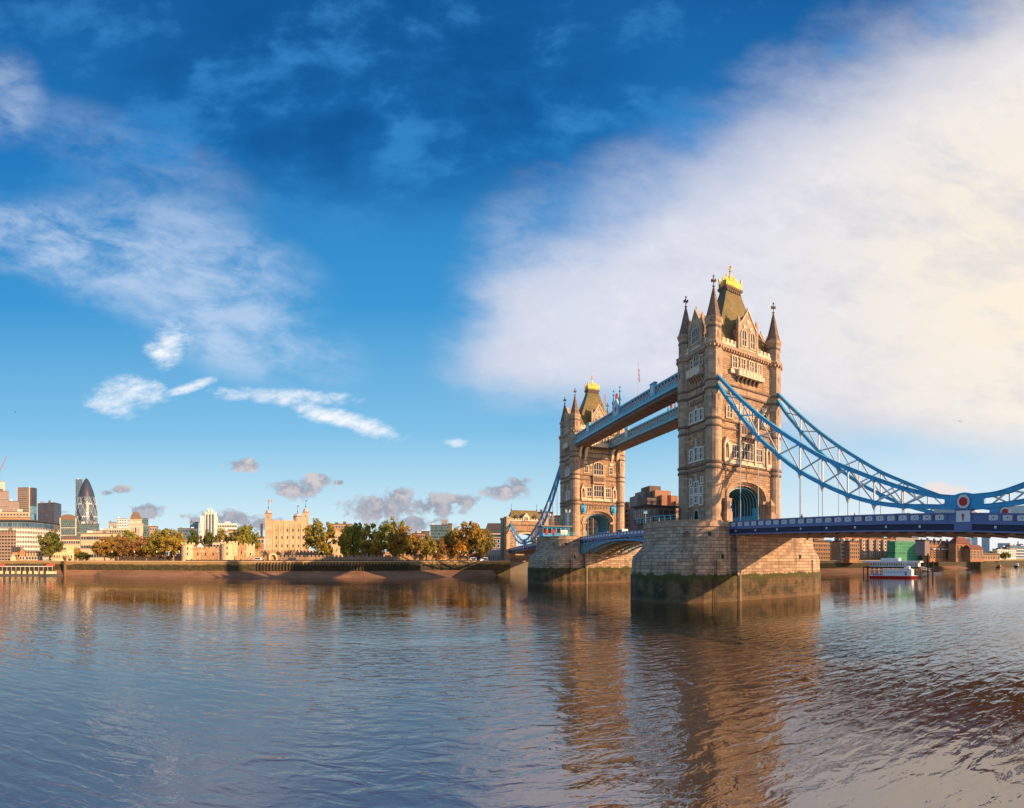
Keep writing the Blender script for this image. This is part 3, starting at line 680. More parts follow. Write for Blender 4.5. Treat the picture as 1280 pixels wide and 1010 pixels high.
    # dormers
    for face, hw, zpk in (('S', 2.7, 64.2), ('N', 2.7, 64.2), ('W', 2.35, 63.9), ('E', 2.35, 63.9)):
        mb = MB(); zs = 60.0
        front = [(-hw, 54.7), (-hw, zs), (-hw * .55, zs + (zpk - zs) * .42), (0, zpk), (hw * .55, zs + (zpk - zs) * .42), (hw, zs), (hw, 54.7)]
        mb.prism(front, -.35, .5); d = 4.3 if face in 'SN' else 5.0
        mb.prism([(-hw + .3, 54.7), (-hw + .3, zs), (0, zpk - .9), (hw - .3, zs), (hw - .3, 54.7)], .5, d)
        for s_ in (-1, 1):
            mb.box(s_ * hw - .28, s_ * hw + .28, -.5, .3, 54.7, zs + 1.0); mb.taper((s_ * hw - .34, s_ * hw + .34, -.56, .36), zs + 1.0, (s_ * hw - .04, s_ * hw + .04, -.14, -.06), zs + 2.6)
        mb.bar((0, -.1, zpk - .1), (0, -.1, zpk + .7), .22)
        loc, rz = fpos(face, 0, ZB, ZB); dm = link('dormer', mb.mesh('dormer', 'granite_smooth', O), root, loc, rz)
        mb = MB(); mb.prism([(-hw + .1, zs + .1), (0, zpk - .68), (0, zpk - .9), (-hw + .25, zs - .05)], .52, d + .3); mb.prism([(hw - .1, zs + .1), (0, zpk - .68), (0, zpk - .9), (hw - .25, zs - .05)], .52, d + .3)
        mb.build('dormer_roof', 'slate', dm, O)
        mb = MB()
        for a, b_ in zip(front[1:5], front[2:6]): mb.bar((a[0], -.42, a[1]), (b_[0], -.42, b_[1]), .22, .22)
        for x, z, r in ((-.95, 60.1, .42), (.95, 60.1, .42), (0, 61.5, .5)):
            if face in 'SN': mb.prism([(x + r * math.cos(k * PI / 4), z + r * math.sin(k * PI / 4)) for k in range(8)], -.46, -.3)
        mb.box(-hw + .2, hw - .2, -.44, -.3, 55.0, 55.3)
        mb.build('gable_tracery', 'portland', dm, O)
        if face in 'SN':
            for x in (-1.25, 1.25):
                f, g = window_meshes(1.25, 2.7, 2, .9); wo = link('window', f, dm, (x, -.35, 55.7 - ZB)); link('window_pane', g, dm, (x, -.36, 55.7 - ZB))
        else:
            f, g = window_meshes(2.2, 2.5, 3, .7); link('window', f, dm, (0, -.35, 56.3 - ZB)); link('window_pane', g, dm, (0, -.36, 56.3 - ZB))
    # windows
    W_ = lambda face, s, z, **kw: add_window(root, *fpos(face, s, z, ZB), **kw)
    for x in (-3.7, -1.25, 1.25, 3.7): W_('S', x, 50.4, w=1.2, h=2.4, lights=2)
    for x in (-3.7, -1.25, 1.25, 3.7): W_('N', x, 50.4, w=1.2, h=2.4, lights=2)
    for s_ in (-1, 1):
        W_('S', s_ * 5.2, 39.0, w=1.5, h=2.2, lights=2, arch=.35); W_('N', s_ * 5.0, 39.1, w=1.4, h=2.3, lights=2)
        W_('S', s_ * 3.55, 30.3, w=1.9, h=2.8, lights=3); W_('N', s_ * 4.0, 30.6, w=2.2, h=3.0, lights=3)
    W_('S', 0, 38.6, w=3.4, h=2.5, lights=4, arch=1.6); W_('N', 0, 38.6, w=3.8, h=3.2, lights=4, arch=1.2)
    W_('S', 0, 30.3, w=3.2, h=3.6, lights=4); W_('N', 0, 30.6, w=3.8, h=3.9, lights=4)
    for f_ in 'WE':
        W_(f_, 0, 50.9, w=1.9, h=2.5, lights=3); W_(f_, -1.9, 50.9, w=.7, h=2.0, lights=1); W_(f_, 1.9, 50.9, w=.7, h=2.0, lights=1)
        for (z, h) in ((38.7, 2.3), (29.9, 2.6)):
            for s_ in (-1.95, 0, 1.95): W_(f_, s_, z, w=1.15, h=h + (.25 if s_ == 0 else 0), lights=2, t=.28, fm='pale_frame')
        for (z, h) in ((20.0, 1.7), (22.4, 1.5)):
            for s_ in (-1.85, 1.85): W_(f_, s_, z, w=.95, h=h, lights=2, t=.28, fm='pale_frame', transom=False)
        W_(f_, 0, 20.4, w=1.3, h=1.5, lights=2, t=.28, fm='pale_frame'); W_(f_, 0, 22.6, w=1.3, h=2.4, lights=2, t=.28, fm='pale_frame')
        for s_ in (-2.2, 2.2): W_(f_, s_, 24.7, w=.55, h=1.1, lights=1, t=.25, fm='pale_frame', transom=False); W_(f_, s_ * 1.02, 16.2, w=.5, h=1.1, lights=1, t=.2, transom=False)
        W_(f_, 0, 15.6, name='doorway', w=1.7, h=1.9, lights=1, arch=1.3, transom=False)
        mb = MB()
        for (z0, z1, wd) in ((33.1, 34.9, .16), (41.7, 42.2, .3), (25.2, 26.7, .14)): mb.box(-wd, wd, -.25, .05, z0, z1)
        mb.lathe([(.05, 34.2), (.35, 34.5), (.05, 34.8)], 6, 0, -.2); mb.lathe([(.05, 25.6), (.35, 25.9), (.05, 26.2)], 6, 0, -.2)
        loc, rz = fpos(f_, 0, ZB, ZB); link('ornament', mb.mesh('ornament', 'portland', O), root, loc, rz)
        mb = MB()                               # arcaded strip under the frieze
        mb.box(-2.6, 2.6, -.30, .05, 43.5, 43.9)
        for k in range(9): mb.box(-2.5 + k * .6, -2.25 + k * .6, -.26, .05, 42.7, 43.5)
        link('arcade', mb.mesh('arcade', 'granite_smooth', O), root, loc, rz)
        mb = MB(); mb.box(-2.6, 2.6, -.05, .02, 42.6, 43.5); link('arcade_shadow_panel', mb.mesh('arcade_shade', 'stone_dark', O), root, loc, rz).name = 'arcade_shade'  # flat dark panel stands in for the shade between the arcade posts
    # balconies
    for face, hw, z0, z1 in (('S', 3.3, 48.6, 50.0), ('N', 3.3, 48.6, 50.0), ('W', 2.6, 48.7, 50.3), ('E', 2.6, 48.7, 50.3)):
        mb = MB(); mb.box(-hw, hw, -1.15, 0, z0, z0 + .35); mb.box(-hw, hw, -1.15, -.95, z0 + .35, z1); mb.box(-hw, -hw + .2, -.95, 0, z0 + .35, z1); mb.box(hw - .2, hw, -.95, 0, z0 + .35, z1)
        mb.box(-hw - .08, hw + .08, -1.25, -.9, z1, z1 + .18)
        if face in 'SN': mb.box(-5.0, -hw - .01, -.5, 0, z0 + .35, z1 - .1); mb.box(hw + .01, 5.0, -.5, 0, z0 + .35, z1 - .1)
        for k in range(int(hw * 2)): mb.box(-hw + .2 + k * 1.02, -hw + .45 + k * 1.02, -1.22, -1.1, z0 + .3, z1)
        loc, rz = fpos(face, 0, ZB, ZB); bo = link('balcony', mb.mesh('balcony', 'portland', O), root, loc, rz)
        mb = MB()
        for k in range(6):
            x = -hw + .35 + k * (2 * hw - .7) / 5
            mb.add([(x - .17, 0, z0), (x + .17, 0, z0), (x + .17, -1.05, z0), (x - .17, -1.05, z0), (x - .17, 0, z0 - 1.3), (x + .17, 0, z0 - 1.3)], [(0, 1, 2, 3), (0, 4, 5, 1), (2, 5, 4, 3), (0, 3, 4), (1, 5, 2)])
        mb.build('corbels', 'stone_dark' if face in 'SN' else 'granite_smooth', bo, O)
    # oriel hood over the middle window and balcony front under it (road and river faces)
    for face in 'SN':
        loc, rz = fpos(face, 0, ZB, ZB)
        mb = MB(); mb.box(-2.4, 2.4, -.75, 0, 35.2, 37.9); mb.box(-2.6, 2.6, -.9, 0, 37.85, 38.25)
        for k in range(6):
            x = -2.1 + k * .84; mb.add([(x - .14, 0, 35.2), (x + .14, 0, 35.2), (x + .14, -.7, 35.2), (x - .14, -.7, 35.2), (x - .14, 0, 34.3), (x + .14, 0, 34.3)], [(0, 1, 2, 3), (0, 4, 5, 1), (2, 5, 4, 3), (0, 3, 4), (1, 5, 2)])
        link('oriel_hood', mb.mesh('oriel_hood', 'granite_smooth', O), root, loc, rz)
        mb = MB(); mb.box(-2.1, 2.1, -.82, -.7, 36.1, 37.5)
        for k in range(5): mb.box(-1.9 + k * .8, -1.6 + k * .8, -.9, -.8, 35.9, 37.6)
        link('carved_panel', mb.mesh('carved_panel', 'stone_dark', O), root, loc, rz)
        mb = MB(); mb.box(-6.3, 6.3, -.45, 0, 28.9, 29.15); mb.box(-5.6, 5.6, -.22, 0, 29.15, 29.8)
        for s_ in (-1, 1):
            mb.box(s_ * 2.25 - .2, s_ * 2.25 + .2, -.45, 0, 29.15, 34.4); mb.box(s_ * 5.0 - .16, s_ * 5.0 + .16, -.35, 0, 29.15, 33.6)
            mb.taper((s_ * 2.25 - .25, s_ * 2.25 + .25, -.5, 0), 34.4, (s_ * 2.25 - .03, s_ * 2.25 + .03, -.2, 0), 35.6)
        link('buttress', mb.mesh('buttress', 'portland', O), root, loc, rz)
        for s_ in (-1, 1):                    # canopied statue niches
            mb = MB(); x = s_ * 6.25
            mb.prism([(x - .75, 29.9), (x - .75, 33.0), (x, 34.7), (x + .75, 33.0), (x + .75, 29.9), (x + .45, 29.9), (x + .45, 32.7), (x, 33.5), (x - .45, 32.7), (x - .45, 29.9)], -.7, 0)
            mb.box(x - .8, x + .8, -.8, 0, 29.4, 29.9); mb.taper((x - .35, x + .35, -.4, 0), 28.6, (x - .8, x + .8, -.8, 0), 29.4)
            nc = link('niche', mb.mesh('niche', 'portland', O), root, loc, rz)
            mb = MB(); mb.box(x - .45, x + .45, -.08, .02, 29.9, 33.2); mb.build('niche_back', 'stone_dark', nc, O)
            mb = MB(); mb.lathe([(.26, 29.95), (.3, 30.6), (.24, 31.3), (.3, 31.7), (.12, 31.85), (.15, 32.05), (.05, 32.25)], 8, x, -.35); mb.build('statue', 'granite_smooth', nc, O)
        mb = MB()
        for k in range(7): x = -3.3 + k * 1.1; mb.prism([(x - .28, 26.1), (x + .28, 26.1), (x + .28, 26.9), (x, 27.2), (x - .28, 26.9)], -.08, .02)
        if face == 'N': link('small_niches', mb.mesh('small_niche', 'stone_dark', O), root, loc, rz).name = 'blind_arcade'
        mb = MB()                               # tracery in the big arched window wall
        for s_ in (-1, 1):
            mb.prism([(s_ * 5.2 + .8 * math.cos(k * PI / 4), 42.7 + .55 * math.sin(k * PI / 4)) for k in range(8)], -.14, 0)
            mb.prism([(s_ * 3.0 + .35 * math.cos(k * PI / 3), 41.9 + .5 * math.sin(k * PI / 3)) for k in range(6)], -.14, 0)
        link('carving', mb.mesh('carving', 'portland', O), root, loc, rz)
    # blue shields on the river face and brackets under the walkways
    for s_ in (-1, 1):
        loc, rz = fpos('N', s_ * 6.0, ZB, ZB)
        mb = MB(); mb.prism([(-.95, 27.1), (.95, 27.1), (.95, 25.5), (.55, 24.5), (0, 24.0), (-.55, 24.5), (-.95, 25.5)], -.5, -.1); mb.lathe([(.2, 27.0), (.55, 27.3), (.3, 27.7), (.05, 28.0)], 8, 0, -.35)
        mb.lathe([(.55, 24.8), (.62, 25.6), (.5, 26.4)], 8, 0, -.35)
        link('shield', mb.mesh('shield', 'blue', O), root, loc, rz)
        for x in (6.0, 8.6):
            loc, rz = fpos('N', s_ * (x + .2) * .86, ZB, ZB); mb = MB()
            mb.add([(-.4, 0, 47.8), (.4, 0, 47.8), (.4, -2.6, 47.8), (-.4, -2.6, 47.8), (-.4, 0, 43.6), (.4, 0, 43.6), (.4, -1.0, 44.8), (-.4, -1.0, 44.8), (.4, -1.5, 46.8), (-.4, -1.5, 46.8)],
                   [(0, 1, 2, 3), (0, 4, 5, 1), (4, 7, 6, 5), (7, 9, 8, 6), (9, 3, 2, 8), (0, 3, 9, 7, 4), (1, 5, 6, 8, 2)])
            link('bracket', mb.mesh('bracket', 'portland', O), root, loc, rz)
    return root
tower_s = make_tower()
tower_n = copy_tree(tower_s, 'farther gothic stone bridge tower carrying two turquoise shields beside its arch', loc=(0, 41, ZB), rz=PI)

# ================================================================ HIGH WALKWAYS
def make_walkway():
    z = 47.9; root = empty('high_walkway', (0, 0, z), 0, 'nearer high level footbridge, blue lattice with a red crested centre', 'footbridge', 'high level footbridges between the towers')
    O = (0, 0, z); Lh = 34.8
    mb = MB(); mb.box(-2.2, 2.2, -Lh, Lh, 47.9, 49.0)
    for k in range(30): y = -Lh + .6 + k * 2.36; mb.box(-2.1, 2.1, y - .12, y + .12, 47.75, 47.9)
    mb.build('soffit', 'brown_steel', root, O)
    for s_ in (-1, 1):
        mb = MB(); x = s_ * 2.35
        mb.box(x - .18, x + .18, -Lh, Lh, 48.95, 49.75); mb.box(x - .3, x + .3, -Lh, Lh, 49.75, 49.95); mb.box(x - .28, x + .28, -Lh, Lh, 48.8, 48.96); mb.box(x - .22, x + .22, -Lh, Lh, 51.75, 52.2)
        mb.build('side_girder', 'pale_blue', root, O)
        mb = MB(); n = 44; st = 2 * Lh / n
        for k in range(n):
            y = -Lh + k * st; mb.bar((x, y, 49.95), (x, y + st, 51.75), .09, .11); mb.bar((x + .02, y + st, 49.95), (x + .02, y, 51.75), .09, .11)
            mb.bar((x, y, 49.9), (x, y, 51.8), .13)
        mb.build('lattice', 'white_paint', root, O)
        for y in (-21.5, 21.5):
            mb = MB(); mb.box(x - .35, x + .35, y - 1.2, y + 1.2, 49.9, 52.9); mb.box(x - .45, x + .45, y - 1.35, y + 1.35, 52.9, 53.15)
            q = mb.build('pilaster', 'pale_blue', root, O); mb = MB(); mb.box(x - .4, x + .4, y - .7, y + .7, 50.5, 52.3); mb.build('panel', 'white_paint', q, O)
        if s_ > 0: continue
        mb = MB(); mb.box(x - .35, x + .35, -2.0, 2.0, 49.9, 53.0)
        q = mb.build('crest_block', 'pale_blue', root, O)
        mb = MB(); mb.T = lambda a, b, c: (x + b, a, c); mb.prism([(-1.3, 50.3), (1.3, 50.3), (1.3, 53.4), (.7, 54.6), (0, 55.4), (-.7, 54.6), (-1.3, 53.4)], -.42, .42); mb.build('crest_panel', 'white_paint', q, O)
        mb = MB(); mb.T = lambda a, b, c: (x + b, a, c); mb.prism([(-.7, 52.6), (.7, 52.6), (.6, 51.6), (0, 50.9), (-.6, 51.6)], -.47, .47); mb.prism([(-.45, 55.0), (.45, 55.0), (.5, 56.2), (0, 56.8), (-.5, 56.2)], -.25, .25); mb.build('crest', 'red', q, O)
        for y in (-2.1, 2.1):
            mb = MB(); mb.lathe([(.42, 49.9), (.42, 54.0), (.6, 54.2), (.6, 54.6), (.3, 55.0), (.18, 56.5), (.4, 56.8), (.1, 57.1), (.08, 57.7), (.3, 57.9), (.03, 58.4)], 8, x, y); mb.build('finial_post', 'blue', q, O)
    mb = MB(); mb.box(-1.9, 1.9, -Lh, Lh, 49.0, 52.0); mb.build('corridor', 'sky_glass', root, O)
    mb = MB(); mb.prism([(-2.2, 52.0), (2.2, 52.0), (0, 52.5)], -Lh, Lh); mb.build('roof', 'grey_concrete', root, O)
    return root
walk_w = make_walkway(); walk_w.location.x = -7.25
walk_e = copy_tree(walk_w, 'farther high level footbridge, half hidden behind the first, above blue sky', loc=(7.25, 0, 47.9), rz=PI)

# ================================================================ ROAD DECK (side span, built for y < -51.5 then turned for the north)
def deck_z(d):      # top of the parapet at distance d from mid-river
    P = [(51, 15.55), (69, 15.25), (89, 14.85), (104, 14.45), (113, 14.05), (135, 13.2)]
    for (a, za), (b, zb) in zip(P, P[1:]):
        if d <= b: return za + (zb - za) * (d - a) / (b - a)
    return P[-1][1]
def make_span():
    root = empty('side_span', (0, -51.6, 12.8), 0, 'blue road deck with white lattice parapet running right from the nearer tower', 'bridge deck', 'road decks hung from the chains')
    O = (0, -51.6, 12.8); ys = [51.6 + k * 3.26 for k in range(26)]
    def run(mb, x0, x1, a, b):        # box strip following the slope, a..b below the rail top
        for d0, d1 in zip(ys, ys[1:]):
            z0, z1 = deck_z(d0), deck_z(d1)
            mb.add([(x0, -d1, z1 - b), (x1, -d1, z1 - b), (x1, -d0, z0 - b), (x0, -d0, z0 - b), (x0, -d1, z1 - a), (x1, -d1, z1 - a), (x1, -d0, z0 - a), (x0, -d0, z0 - a)],
                   [(0, 3, 2, 1), (4, 5, 6, 7), (0, 4, 7, 3), (1, 2, 6, 5)] + ([(2, 3, 7, 6)] if d0 == ys[0] else []) + ([(0, 1, 5, 4)] if d1 == ys[-1] else []))
    mb = MB(); run(mb, -9.1, 9.1, 1.22, 1.7); mb.build('roadway', 'asphalt', root, O)
    mb = MB(); run(mb, -9.0, 9.0, 1.7, 2.25)
    for d in ys: z = deck_z(d); mb.box(-9.0, 9.0, -d - .25, -d + .25, z - 3.0, z - 2.2)
    for x in (-6, -3, 0, 3, 6): run(mb, x - .2, x + .2, 2.2, 2.9)
    mb.build('underside', 'brown_steel', root, O)
    for s_ in (-1, 1):
        x = s_ * 9.4
        mb = MB(); run(mb, x - .22, x + .22, -.02, .2); run(mb, x - .24, x + .24, 1.05, 1.42); run(mb, x - .35, x + .35, 1.42, 1.62); run(mb, x - .33, x + .33, 2.5, 2.72)
        mb.build('edge_girder', 'deck_blue', root, O)
        mb = MB(); run(mb, x - .14, x + .14, 1.63, 2.49); mb.build('girder_web', 'web_shade_blue', root, O)  # shade of the recess between the flanges is put into the web colour
        mb = MB(); run(mb, x - .02, x + .02, .2, 1.05); mb.build('parapet_back', 'deck_blue', root, O)
        d = 52.6; i = 0
        while d < 132:
            if not (101.4 < d < 105.6):
                z = deck_z(d); mb = MB(); mb.box(x - .16, x + .16, -.16, .16, z - 1.06, z - .2); link('parapet_post', mb.mesh('parapet_post', 'purple_post' if i % 3 == 1 else 'deck_blue', (0, 0, 12.8)), root, (0, -d + 51.6, 0))
                z2 = deck_z(d + 1.05)
                if not (100.9 < d + 1.05 < 106):
                    mb = MB(); w_ = .62
                    for a in (-1, 1):
                        xo = x + a * .07
                        for c_ in (-.31, .31):
                            mb.bar((xo, c_ - .27, z2 - .95), (xo, c_ + .27, z2 - .30), .06, .22); mb.bar((xo, c_ + .27, z2 - .95), (xo, c_ - .27, z2 - .30), .06, .22)
                    for a in (-1, 1): mb.box(x - .08, x + .08, a * .62 - .07, a * .62 + .07, z2 - 1.0, z2 - .25)
                    mb.box(x - .08, x + .08, -.66, .66, z2 - 1.02, z2 - .93); mb.box(x - .08, x + .08, -.66, .66, z2 - .33, z2 - .24)
                    link('parapet_panel', mb.mesh('parapet_panel', 'bright_white', (0, 0, 12.8)), root, (0, -(d + 1.05) + 51.6, 0))
            d += 2.1; i += 1
        for k in range(13):
            d = 54.6 + k * 6.0
            if abs(d - 103.7) < 2: continue
            mb = MB(); z = deck_z(d) - 1.95; mb.box(x + s_ * .1 - .1, x + s_ * .1 + .1, -.16, .16, z - .2, z + .15); link('deck_light', mb.mesh('deck_light', 'bright_white', (0, 0, 12.8)), root, (0, -d + 51.6, 0))
    return root
span_s = make_span()
span_n = copy_tree(span_s, 'far road deck between the farther tower and the bank, dark beneath', loc=(0, 51.6, 12.8), rz=PI)

# ================================================================ SUSPENSION CHAINS
UP = [(47.4, 47.6), (51, 44.2), (55.4, 40.3), (60.8, 35.9), (66.4, 31.9), (71.9, 28.4), (77.2, 25.3), (82.7, 22.8), (88, 20.6), (93.2, 18.7), (98, 17.35), (101.6, 16.75), (103.7, 16.75), (105.8, 16.75), (109, 17.0), (113, 18.1), (118, 19.8), (124, 22.3), (129, 24.9), (132.5, 27.0)]
LO = [(47.4, 46.0), (51, 41.6), (55.4, 36.9), (60.8, 31.6), (66.4, 27.2), (71.9, 23.5), (77.2, 20.75), (82.7, 18.4), (88, 16.8), (93.2, 15.95), (98, 15.6), (101.6, 15.35), (103.7, 15.2), (105.8, 15.2), (109, 15.35), (113, 15.8), (118, 16.9), (124, 19.3), (129, 22.6), (132.5, 25.9)]
def interp(T_, d):
    for (a, za), (b, zb) in zip(T_, T_[1:]):
        if d <= b: return za + (zb - za) * (d - a) / (b - a)
    return T_[-1][1]
def smooth(T_, n=4):
    out = []
    for i in range(len(T_) - 1):
        p0 = T_[max(i - 1, 0)]; p1 = T_[i]; p2 = T_[i + 1]; p3 = T_[min(i + 2, len(T_) - 1)]
        for k in range(n):
            t = k / n; out.append(tuple(.5 * (2 * p1[j] + (p2[j] - p0[j]) * t + (2 * p0[j] - 5 * p1[j] + 4 * p2[j] - p3[j]) * t * t + (3 * p1[j] - p0[j] - 3 * p2[j] + p3[j]) * t ** 3) for j in (0, 1)))
    return out + [T_[-1]]
UPs, LOs = smooth(UP), smooth(LO)
def make_chain():
    root = empty('suspension_chain', (0, -103.7, 13.4), 0, None, 'suspension chain', 'suspension chains of the bridge'); O = (0, -103.7, 13.4)
    for T_, nm in ((UPs, 'upper_chord'), (LOs, 'lower_chord')):
        mb = MB(); rings = []; rw = []
        for i, (d, z) in enumerate(T_):
            a = T_[max(i - 1, 0)]; b = T_[min(i + 1, len(T_) - 1)]; t = Vector((b[0] - a[0], b[1] - a[1])).normalized(); nx, nz = -t.y, t.x
            hh = .31; ww = .28
            rings.append([(-ww, -(d + nx * hh), z + nz * hh), (ww, -(d + nx * hh), z + nz * hh), (ww, -(d - nx * hh), z - nz * hh), (-ww, -(d - nx * hh), z - nz * hh)])
            hh += .07; rw.append([(-.42, -(d + nx * hh), z + nz * hh), (.42, -(d + nx * hh), z + nz * hh), (.42, -(d + nx * (hh - .1)), z + nz * (hh - .1)), (-.42, -(d + nx * (hh - .1)), z + nz * (hh - .1))])
        mb.loft(rings); mb.loft(rw)
        for a in (55.4, 60.8, 66.4, 71.9, 77.2, 82.7, 88, 93.2, 110.5, 115.5, 120.5, 125.5):
            z = interp(T_, a); z2 = interp(T_, a + 1); t = Vector((0, -1, z2 - z)).normalized(); p_ = Vector((0, -a, z)); mb.bar(p_ - t * .55, p_ + t * .55, .66, .72)
        mb.build(nm, 'blue', root, O)
    mb = MB(); pts = [(100.6, 16.95), (102.3, 17.12), (103.0, 17.3), (103.7, 17.38), (104.4, 17.3), (105.1, 17.12), (106.8, 16.95), (106.8, 15.15), (105.2, 14.9), (104.6, 14.5), (102.8, 14.5), (102.2, 14.9), (100.6, 15.15)]
    mb.T = lambda a, b, c: (b, -a, c); mb.prism(pts, -.34, .34); mb.build('link_plate', 'blue', root, O)
    # panel points, diagonals, hangers
    PP = [55.4, 60.8, 66.4, 71.9, 77.2, 82.7, 88, 93.2]; PR = [110.5, 115.5, 120.5, 125.5]
    for L_ in (PP, PR):
        mb = MB()
        pts = ([50.5] + PP + [97.6]) if L_ is PP else ([107.6] + PR + [129.5])
        for a, b in zip(pts, pts[1:]):
            mb.bar((.1, -a, interp(UP, a)), (.1, -b, interp(LO, b)), .16, .26); mb.bar((-.1, -a, interp(LO, a)), (-.1, -b, interp(UP, b)), .16, .26)
        for a in L_: mb.bar((0, -a, interp(UP, a)), (0, -a, interp(LO, a)), .22, .22)
        mb.build('cross_bracing', 'white_paint', root, O)
        for a in L_:
            zl = interp(LO, a); zd = deck_z(a) - .1
            mb = MB(); mb.tube([(.0, -a, zl), (.0, -a, zd)], .085, 6)
            if zl - zd > 1.5: mb.taper((-.12, .12, -a - .08, -a + .08), zl - 1.3, (-.2, .2, -a - .45, -a + .45), zl - .3)
            mb.build('hanger', 'white_paint', root, O)
    for s_ in (-1, 1):
        mb = MB()
        mb.T = lambda a, b, c: (s_ * (b), -a, c)
        mb.prism([(103.7 + 1.02 * math.cos(k * PI / 12), 16.05 + 1.02 * math.sin(k * PI / 12)) for k in range(24)], .34, .55); q = mb.build('roundel', 'bright_white', root, O)
        mb = MB(); mb.T = lambda a, b, c: (s_ * (b), -a, c)
        mb.prism([(103.7 + .64 * math.cos(k * PI / 12), 16.05 + .64 * math.sin(k * PI / 12)) for k in range(24)], .5, .66); mb.build('red_disc', 'red', q, O)
        mb = MB(); mb.T = lambda a, b, c: (s_ * (b), -a, c)
        for k in range(36):
            a0, a1 = 2 * PI * k / 36, 2 * PI * (k + 1) / 36
            mb.prism([(103.7 + r * math.cos(a), 16.05 + r * math.sin(a)) for r, a in ((1.01, a0), (1.07, a0), (1.07, a1), (1.01, a1))], .33, .6)
        mb.build('rim', 'deck_blue', q, O)
    # pedestal with shield below the roundel
    mb = MB(); mb.box(-.62, .62, -105.0, -102.4, 12.0, 15.0); mb.box(-.75, .75, -105.15, -102.25, 14.9, 15.1); mb.box(-.72, .72, -105.1, -102.3, 12.0, 12.9)
    q = mb.build('pedestal', 'deck_blue', root, O)
    for s_ in (-1, 1):
        mb = MB(); mb.box(*sorted((s_ * .6, s_ * .66)), -104.8, -102.6, 13.15, 14.75); mb.build('panel', 'bright_white', q, O)
        mb = MB(); X_ = sorted((s_ * .64, s_ * .72)); mb.box(*X_, -103.8, -103.6, 13.4, 14.35); mb.box(*X_, -103.95, -103.45, 13.95, 14.12); mb.box(*X_, -103.76, -103.64, 13.3, 13.4); mb.build('red_cross', 'red', q, O)
    return root
ch = make_chain(); ch.location.x = -9.0
ch['label'] = 'blue suspension chain nearest the camera, curving down to the large red and white roundel'
copy_tree(ch, 'blue suspension chain on the far side of the near deck, roundel at right edge', loc=(9.0, -103.7, 13.4))
copy_tree(ch, 'steep blue suspension chain left of the farther tower, seen in front of the abutment', loc=(-9.0, 103.7, 13.4), rz=PI)
copy_tree(ch, 'suspension chain on the downstream side of the far deck, mostly behind its twin', loc=(9.0, 103.7, 13.4), rz=PI)

